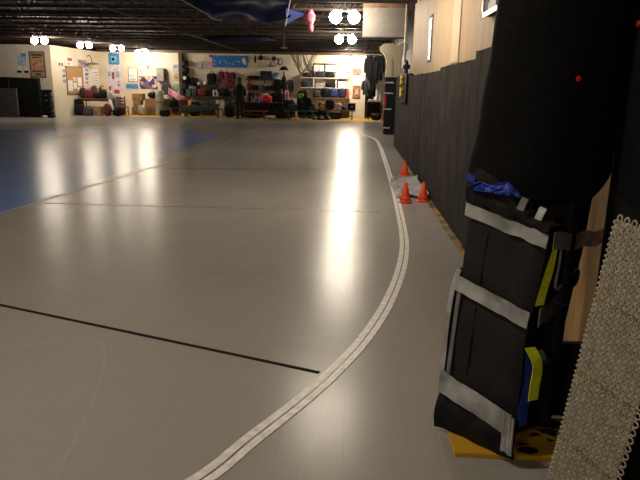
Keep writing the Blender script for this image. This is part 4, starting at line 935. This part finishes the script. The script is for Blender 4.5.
heap('clothes_pile', 'dark pile of gear behind the stickered helmets', 'clothes', -1.85, 32.5, 0, .9, .5, .5, DARK, 71, .2)
t = thing('teddy', 'yellow-brown soft toy sitting on the dark gear pile', 'soft toy', (-1.65, 32.4, .45)); YB = M('yellow_brown_plush', (.45, .24, .05), .9, bump=.3)
obj('body', blob(nb(), (0, 0, .13), (.22, .18, .28), 2.2, .05, 3, 1), YB, t, True); obj('head', blob(nb(), (0, -.01, .34), (.18, .17, .18), 2.2, .05, 3, 2), YB, t, True)
for s in (-1, 1): obj('arm', tube(nb(), [(s*.08, -.02, .2), (s*.17, -.06, .1)], .035, 8), YB, t, True); obj('ear', blob(nb(), (s*.07, 0, .43), (.07, .04, .07), 2, 0), YB, t, True)
# sheets on the glowing stretch
poster('small pale sheet just under the ceiling at the right end', -0.666, 3.046, 0.325, 0.338, M('lilac_sheet', (.55, .5, .58)), 34.5, None, ((.2, .4, .8, .8, INKG),), 'notice_sheet', 'paper')
poster('small red sign on the glowing wall', -0.309, 2.386, 0.190, 0.157, INKR, 34.5, None, ((.25, .3, .75, .6, PAPER),), 'red_sign', 'sign')
poster('orange-brown picture on the glowing wall, below the red sign', -0.273, 2.071, 0.299, 0.263, M('orange_picture', (.45, .2, .08), col2=(.6, .4, .25), scale=7), 34.5, None, ((.3, .2, .6, .7, CARD),), 'picture', 'picture')
poster('brown picture beside the coats, the upper of two', 0.123, 2.450, 0.406, 0.304, M('brown_picture', (.22, .09, .05), col2=(.35, .17, .1), scale=6), 34.5, WOODD, ((.3, .2, .7, .7, CARDD),), 'picture', 'picture')
poster('tall brown picture beside the coats, the lower of two', 0.143, 1.389, 0.382, 0.638, MC['brown_picture'], 34.5, WOODD, ((.3, .3, .7, .75, MC['orange_picture']), (.35, .12, .65, .3, CARDD)), 'picture', 'picture')

# ================================================================== alcove with coats
t = thing('coat_rail', 'dark rail across the alcove that the coats hang from', 'rail', (0, 34.2, 0)); obj('rail', tube(nb(), [(.52, 0, 3.36), (1.74, 0, 3.36)], .025, 8), GREYM, t, True); obj('end_post', tube(nb(), [(.66, 0, 0), (.66, 0, 3.37)], .03, 8), BLACK, t, True)
COATB = M('black_coat_cloth', (.005, .005, .006), .9, spec=.1)
for lb, x, zt, w, h, m in (('black coat hung at the left end of the alcove rail', .72, 3.28, .28, 1.3, COATB), ('dark long coat hung in the middle of the alcove rail', 1.04, 3.26, .28, 2.1, COATB), ('black jacket hung at the right of the alcove rail', 1.36, 3.28, .28, 1.25, COATB)):
    coat(lb, x, 34.15 if x > .7 else 34.0, zt, w, h, m)
coat('small dark jacket hung low on the alcove post', .64, 33.7, 2.05, .36, .8, M('dark_grey_jacket', (.012, .012, .014), .8))
t = thing('white_sheet', 'white sheet hanging in the alcove behind the coats', 'sheet', (1.42, 34.6, 0)); obj('drape', sheet(nb(), lambda u, v: (-.35+.62*u+.06*v, .05*math.sin(u*16), .75+1.75*v), 24, 8, .01), M('lilac_white_sheet', (.62, .58, .62), .8), t, True); obj('top_rod', tube(nb(), [(-.4, 0, 2.51), (.42, 0, 2.51)], .018, 6), GREYM, t)
table('dark small table in the alcove under the coats', .72, 1.42, 33.0, 33.6, .93, WOODT, BLACK, .05, skirt=BLACK)
t = thing('paper_stack', 'white papers on the small alcove table', 'paper', (.98, 33.2, .93)); obj('stack', bx(nb(), -.2, .2, -.15, .15, 0, .09, .006), PAPER, t); obj('top_sheet', box(nb(), (.03, 0, .095), (.36, .26, .006), 0, Matrix.Rotation(.25, 4, 'Z')), WHITE, t)
heap('gear_bag', 'black bag on the floor in front of the alcove table', 'bag', 1.18, 32.2, 0, .55, .42, .36, BLACK, 81, .12)
t = thing('leaning_board', 'tan board leaning beside the far black column', 'board', (1.52, 31.6, 0)); obj('board', box(nb(), (0, 0, .56), (.06, .5, 1.12), .006, Matrix.Rotation(.14, 4, 'Y')), PLYD, t); obj('edge', box(nb(), (-.03, -.24, .56), (.03, .03, 1.1), .004, Matrix.Rotation(.14, 4, 'Y')), TAN, t)


# ------------------------------------------------------------------ more of the clutter along the wall
CHAR = M('charcoal_cloth', (.05, .045, .05), .8); BRN = M('dark_brown_cloth', (.035, .022, .02), .9); GRYC = M('grey_cloth', (.14, .13, .14), .85); PLUM = M('plum', (.08, .01, .03), .8)
bag('big dark brown bag on the near end of the table under the cork board', -13.98, 31.72, TA, .26, .36, .52, BRN, handles=False)
bag('tall dark grey bag at the back of the table, below the notice sheets', -12.98, 31.8, TA, .40, .22, .56, CHAR)
heap('clothes_pile', 'reddish brown heap of clothes leaning against the cork board', 'clothes', -13.42, 31.82, TA+.0, .40, .2, .62, M('auburn_cloth', (.11, .04, .025), .9), 91, .15)
bag('black bag on the floor at the near end of the cork board table', -13.88, 31.0, 0, .5, .36, .56, BLACK)
bag('dark grey bag on the floor in the middle of the cork board table', -13.4, 30.9, 0, .5, .34, .40, CHAR)
coat('black jacket hanging off the near corner of the cork board table', -13.98, 31.18, .84, .36, .5, BLACK)
heap('clothes_pile', 'black pile of clothes beside the slatted wooden chair', 'clothes', -12.0, 31.15, 0, .5, .36, .42, BLACK, 93, .2)
bag('dark brown bag between the pink cloth and the dark wall post', -9.85, 34.1, 0, .42, .4, .95, BRN)
bag('black bag on the floor before the orange cloth', -8.45, 32.9, 0, .55, .4, .62, BLACK)
coat('dark coat hung over the wrapped roll side of the wall cabinet', -10.35, 34.2, 1.75, .34, .7, CHAR)
bag('black bag on the floor under the left end of the counter', -8.75, 33.9, 0, .7, .5, .70, BLACK)
bag('dark grey bag on the floor under the middle of the counter', -8.0, 33.9, 0, .66, .5, .62, CHAR)
bag('dark brown bag on the floor under the right end of the counter', -6.7, 33.9, 0, .5, .5, .66, BRN)
bag('grey bag at the back of the counter, behind the green box', -8.86, 34.22, CT, .46, .22, .52, GRYC, handles=False)
bag('plum bag at the back of the counter, behind the red bag', -8.2, 34.24, CT, .5, .22, .44, PLUM, handles=False)
bag('black bag at the back of the counter, behind the white sign', -7.12, 34.24, CT, .5, .22, .40, BLACK, handles=False)
coat('black jacket hung on the wall, left of the dark shelf', -8.86, 34.3, 2.02, .40, .55, BLACK)
coat('dark grey jacket hung on the wall between the two shelf stacks', -7.52, 34.25, 1.92, .32, .7, CHAR)
for k, (lb, x, h, m) in enumerate((('black coat hung below the crowded shelf, next to the standing person', -5.62, .55, BLACK), ('dark red coat hung below the crowded shelf', -5.30, .50, MAROON), ('grey coat hung below the crowded shelf', -4.98, .54, GRYC), ('navy coat hung below the crowded shelf', -4.66, .48, NAVY), ('black coat hung below the crowded shelf, behind the red bag', -4.34, .55, BLACK), ('dark brown coat hung below the crowded shelf, right end', -4.04, .58, BRN))):
    coat(lb, x, 34.0, 1.28, .25, h, m)
for lb, x, h, m in (('black coat hung on the wall just left of the black lamp', -4.15, .7, BLACK), ('dark grey coat hung on the wall just right of the black lamp', -3.45, .85, CHAR)):
    coat(lb, x, 33.98, 2.0, .34, h, m)
heap('clothes_pile', 'black heap of gear on the floor below the black lamp', 'clothes', -3.35, 32.15, 0, .7, .5, .95, BLACK, 95, .15)
bag('black bag on the floor behind the seated person', -2.35, 33.4, 0, .6, .5, .8, BLACK)
bag('dark slate bag under the brown shelf beside the soft toy', -1.6, 33.6, 0, .6, .5, .86, M('slate', (.04, .04, .055), .8))
bag('black bag under the brown wooden bench', -.95, 32.75, 0, .7, .3, .36, BLACK, handles=False)
bag('dark brown bag under the right end of the brown shelf', -.45, 33.9, 0, .5, .4, .6, BRN)
bag('black bag at the far left of the brown shelf, above the seated person', -2.02, 34.2, 1.07, .40, .34, .40, CHAR)

# ================================================================== people
def skin_body(name, V, E, radii, mat):
    me = bpy.data.meshes.new(name); me.from_pydata(V, E, []); me.materials.append(mat)
    o = bpy.data.objects.new(name, me); C.objects.link(o)
    sm = o.modifiers.new('skin', 'SKIN'); sm.use_smooth_shade = True
    if not me.skin_vertices: me.skin_vertices.new()
    for v, r in zip(me.skin_vertices[0].data, radii): v.radius = (r, r) if not isinstance(r, tuple) else r
    me.skin_vertices[0].data[0].use_root = True
    sb = o.modifiers.new('sub', 'SUBSURF'); sb.levels = 2; sb.render_levels = 2
    dg = bpy.context.evaluated_depsgraph_get(); em = bpy.data.meshes.new_from_object(o.evaluated_get(dg))
    o.modifiers.clear(); o.data = em; em.name = name
    for p in em.polygons: p.use_smooth = True
    if not em.materials: em.materials.append(mat)
    return o
def person_nodes(stand=True):
    """facing +y (back to the viewer)"""
    V = []; E = []; Rr = []
    def add(p, r, par=None):
        V.append(p); Rr.append(r)
        if par is not None: E.append((par, len(V)-1))
        return len(V)-1
    if stand:
        hip = 0.98
        pel = add((0, 0, hip), (.155, .12)); wa = add((0, 0, hip+.18), (.145, .11), pel); ch = add((0, 0, hip+.38), (.17, .12), wa); sh = add((0, -.01, hip+.52), (.12, .09), ch); ne = add((0, .01, hip+.60), .055, sh); hd = add((0, .03, hip+.70), (.075, .085), ne); tp = add((0, .03, hip+.82), (.075, .085), hd)
        for s in (-1, 1):
            a = add((s*.19, 0, hip+.48), .062, sh); el = add((s*.25, .03, hip+.18), .048, a); wr = add((s*.20, .20, hip+.06), .034, el)
            pm = add((s*.19, .27, hip+.06), (.036, .02), wr)
            for k in range(4): f1 = add((s*(.165+.018*k), .315, hip+.055), .010, pm); add((s*(.168+.016*k), .345+.01*(k in (1, 2)), hip+.035), .008, f1)
            add((s*.15, .28, hip+.075), .011, pm)
            th = add((s*.10, 0, hip-.10), .095, pel); kn = add((s*.11, .02, .52), .062, th); an = add((s*.12, -.01, .12), .045, kn); add((s*.13, .14, .06), (.05, .045), an)
    else:
        hip = .55
        pel = add((0, 0, hip), (.165, .13)); wa = add((0, .02, hip+.18), (.15, .115), pel); ch = add((0, .05, hip+.38), (.175, .125), wa); sh = add((0, .06, hip+.50), (.12, .09), ch); ne = add((0, .09, hip+.58), .055, sh); hd = add((0, .12, hip+.68), (.075, .085), ne); tp = add((0, .13, hip+.79), (.075, .085), hd)
        for s in (-1, 1):
            a = add((s*.19, .06, hip+.46), .062, sh); el = add((s*.27, .14, hip+.2), .048, a); wr = add((s*.18, .34, hip+.12), .034, el); pm = add((s*.16, .41, hip+.11), (.036, .02), wr)
            for k in range(4): f1 = add((s*(.13+.018*k), .455, hip+.10), .010, pm); add((s*(.13+.016*k), .475, hip+.075), .008, f1)
            add((s*.115, .42, hip+.12), .011, pm)
            th = add((s*.11, .10, hip-.01), .09, pel); kn = add((s*.15, .46, .52), .065, th); an = add((s*.15, .44, .11), .045, kn); add((s*.16, .58, .05), (.05, .045), an)
    return V, E, Rr
def person(label, loc, rz, stand):
    V, E, Rr = person_nodes(stand); p = skin_body('person', V, E, Rr, SKIN); p.location = loc; p.rotation_euler.z = rz; tag(p, label, 'person')
    z0 = .98 if stand else .55; dy = 0 if stand else .06
    # coat: closed shell over the torso, flaring below the hips
    pr = [(.075, z0+.60), (.14, z0+.575), (.225, z0+.50), (.245, z0+.38), (.225, z0+.15), (.245, z0-.02)] + ([(.27, z0-.28), (.262, z0-.29), (.22, z0-.02)] if stand else [(.25, z0-.085), (.22, z0-.087)])
    b = lathe(nb(), pr, (0, dy*.6, 0), 24, 1, .68)
    if not stand:
        for v in b.verts: v.co.y += (v.co.z-z0)*.12
    obj('coat', b, BLACK, p, True)
    hip = z0
    for s in (-1, 1):
        pts = [(s*.17, dy, hip+.50), (s*.255, .02+dy*1.5, hip+.19), (s*.205, .17+dy*2, hip+.08)]
        obj('coat_sleeve', tube(nb(), spline(pts, 6), [.085]*5+[.07]*4+[.06]*4, 10), BLACK, p, True)
        if stand: lp = [(s*.09, 0, hip-.05), (s*.105, .015, .55), (s*.12, -.01, .10)]
        else: lp = [(s*.10, .06, hip-.0), (s*.145, .44, .525), (s*.15, .47, .42), (s*.15, .44, .10)]
        n = len(spline(lp, 6)); obj('trouser_leg', tube(nb(), spline(lp, 6), [.115-.04*k/(n-1) for k in range(n)], 12), BLACK, p, True)
        fy = (.05, .06) if stand else (.52, .13+.42)
        b = nb(); blob(b, (s*.125 if stand else s*.155, fy[0], .055), (.115, .30, .11), 2.8, 0); obj('boot', b, BLACK, p, True)
    hc = (0, .03, hip+.775) if stand else (0, .125, hip+.75)
    b = nb(); blob(b, (hc[0], hc[1]-.02, hc[2]+.02), (.225, .25, .27), 2.3, .03, 3, 2); b2 = blob(b, (0, hc[1]-.06, hc[2]-.12), (.20, .14, .22), 2.4, .06, 3, 4)
    for v in b.verts:                       # leave the face clear
        if v.co.y > hc[1]+.045 and v.co.z < hc[2]+.06: v.co.y = hc[1]+.045
    obj('hair', b, HAIR, p, True)
    # face features on the far side of the head
    fy = hc[1]+.098
    for s in (-1, 1): obj('eye', blob(nb(), (s*.034, fy-.014, hc[2]+.0), (.026, .016, .014), 2, 0, 1, 0, 10, 6), INK, p, True); obj('ear', blob(nb(), (s*.088, hc[1]+.0, hc[2]-.02), (.02, .045, .06), 2, 0, 1, 0, 10, 6), SKIN, p, True)
    obj('nose', blob(nb(), (0, fy, hc[2]-.03), (.028, .035, .045), 2, 0, 1, 0, 10, 6), SKIN, p, True); obj('mouth', blob(nb(), (0, fy-.01, hc[2]-.07), (.05, .012, .013), 2, 0, 1, 0, 10, 6), M('lips', (.35, .12, .1), .5), p, True)
    return p
p = person('person in a long black coat standing with back turned before the shelves', (-5.68, 31.0, 0), .12, True); p.scale = (1.05, 1.05, 1.06)
person('person in a black coat sitting on the green bench, back turned', (-2.42, 31.32, .02), -.1, False)

# ------------------------------------------------------------------ camera, world, view
cam = bpy.data.cameras.new('camera'); co = bpy.data.objects.new('camera', cam); C.objects.link(co)
Rm = [[0.99839, -0.03002, 0.04817], [0.05401, 0.24143, -0.96891], [0.01746, 0.96995, 0.24267]]
mw = Matrix(Rm).to_4x4(); mw.translation = (0, 0, 1.6); co.matrix_world = mw
cam.sensor_fit = 'HORIZONTAL'; cam.sensor_width = 36; cam.lens = 36*610/640; cam.clip_end = 200; cam.clip_start = .05
bpy.context.scene.camera = co
w = bpy.data.worlds.new('dark_night'); bpy.context.scene.world = w; w.use_nodes = True
w.node_tree.nodes['Background'].inputs['Color'].default_value = (.6, .5, .42, 1); w.node_tree.nodes['Background'].inputs['Strength'].default_value = .01
vs = bpy.context.scene.view_settings; vs.view_transform = 'Standard'; vs.look = 'None'; vs.exposure = 0.0; vs.gamma = 1; vs.use_curve_mapping = False
sc = bpy.context.scene
sc.cycles.use_denoising = True; sc.cycles.max_bounces = 6; sc.cycles.sample_clamp_indirect = 6
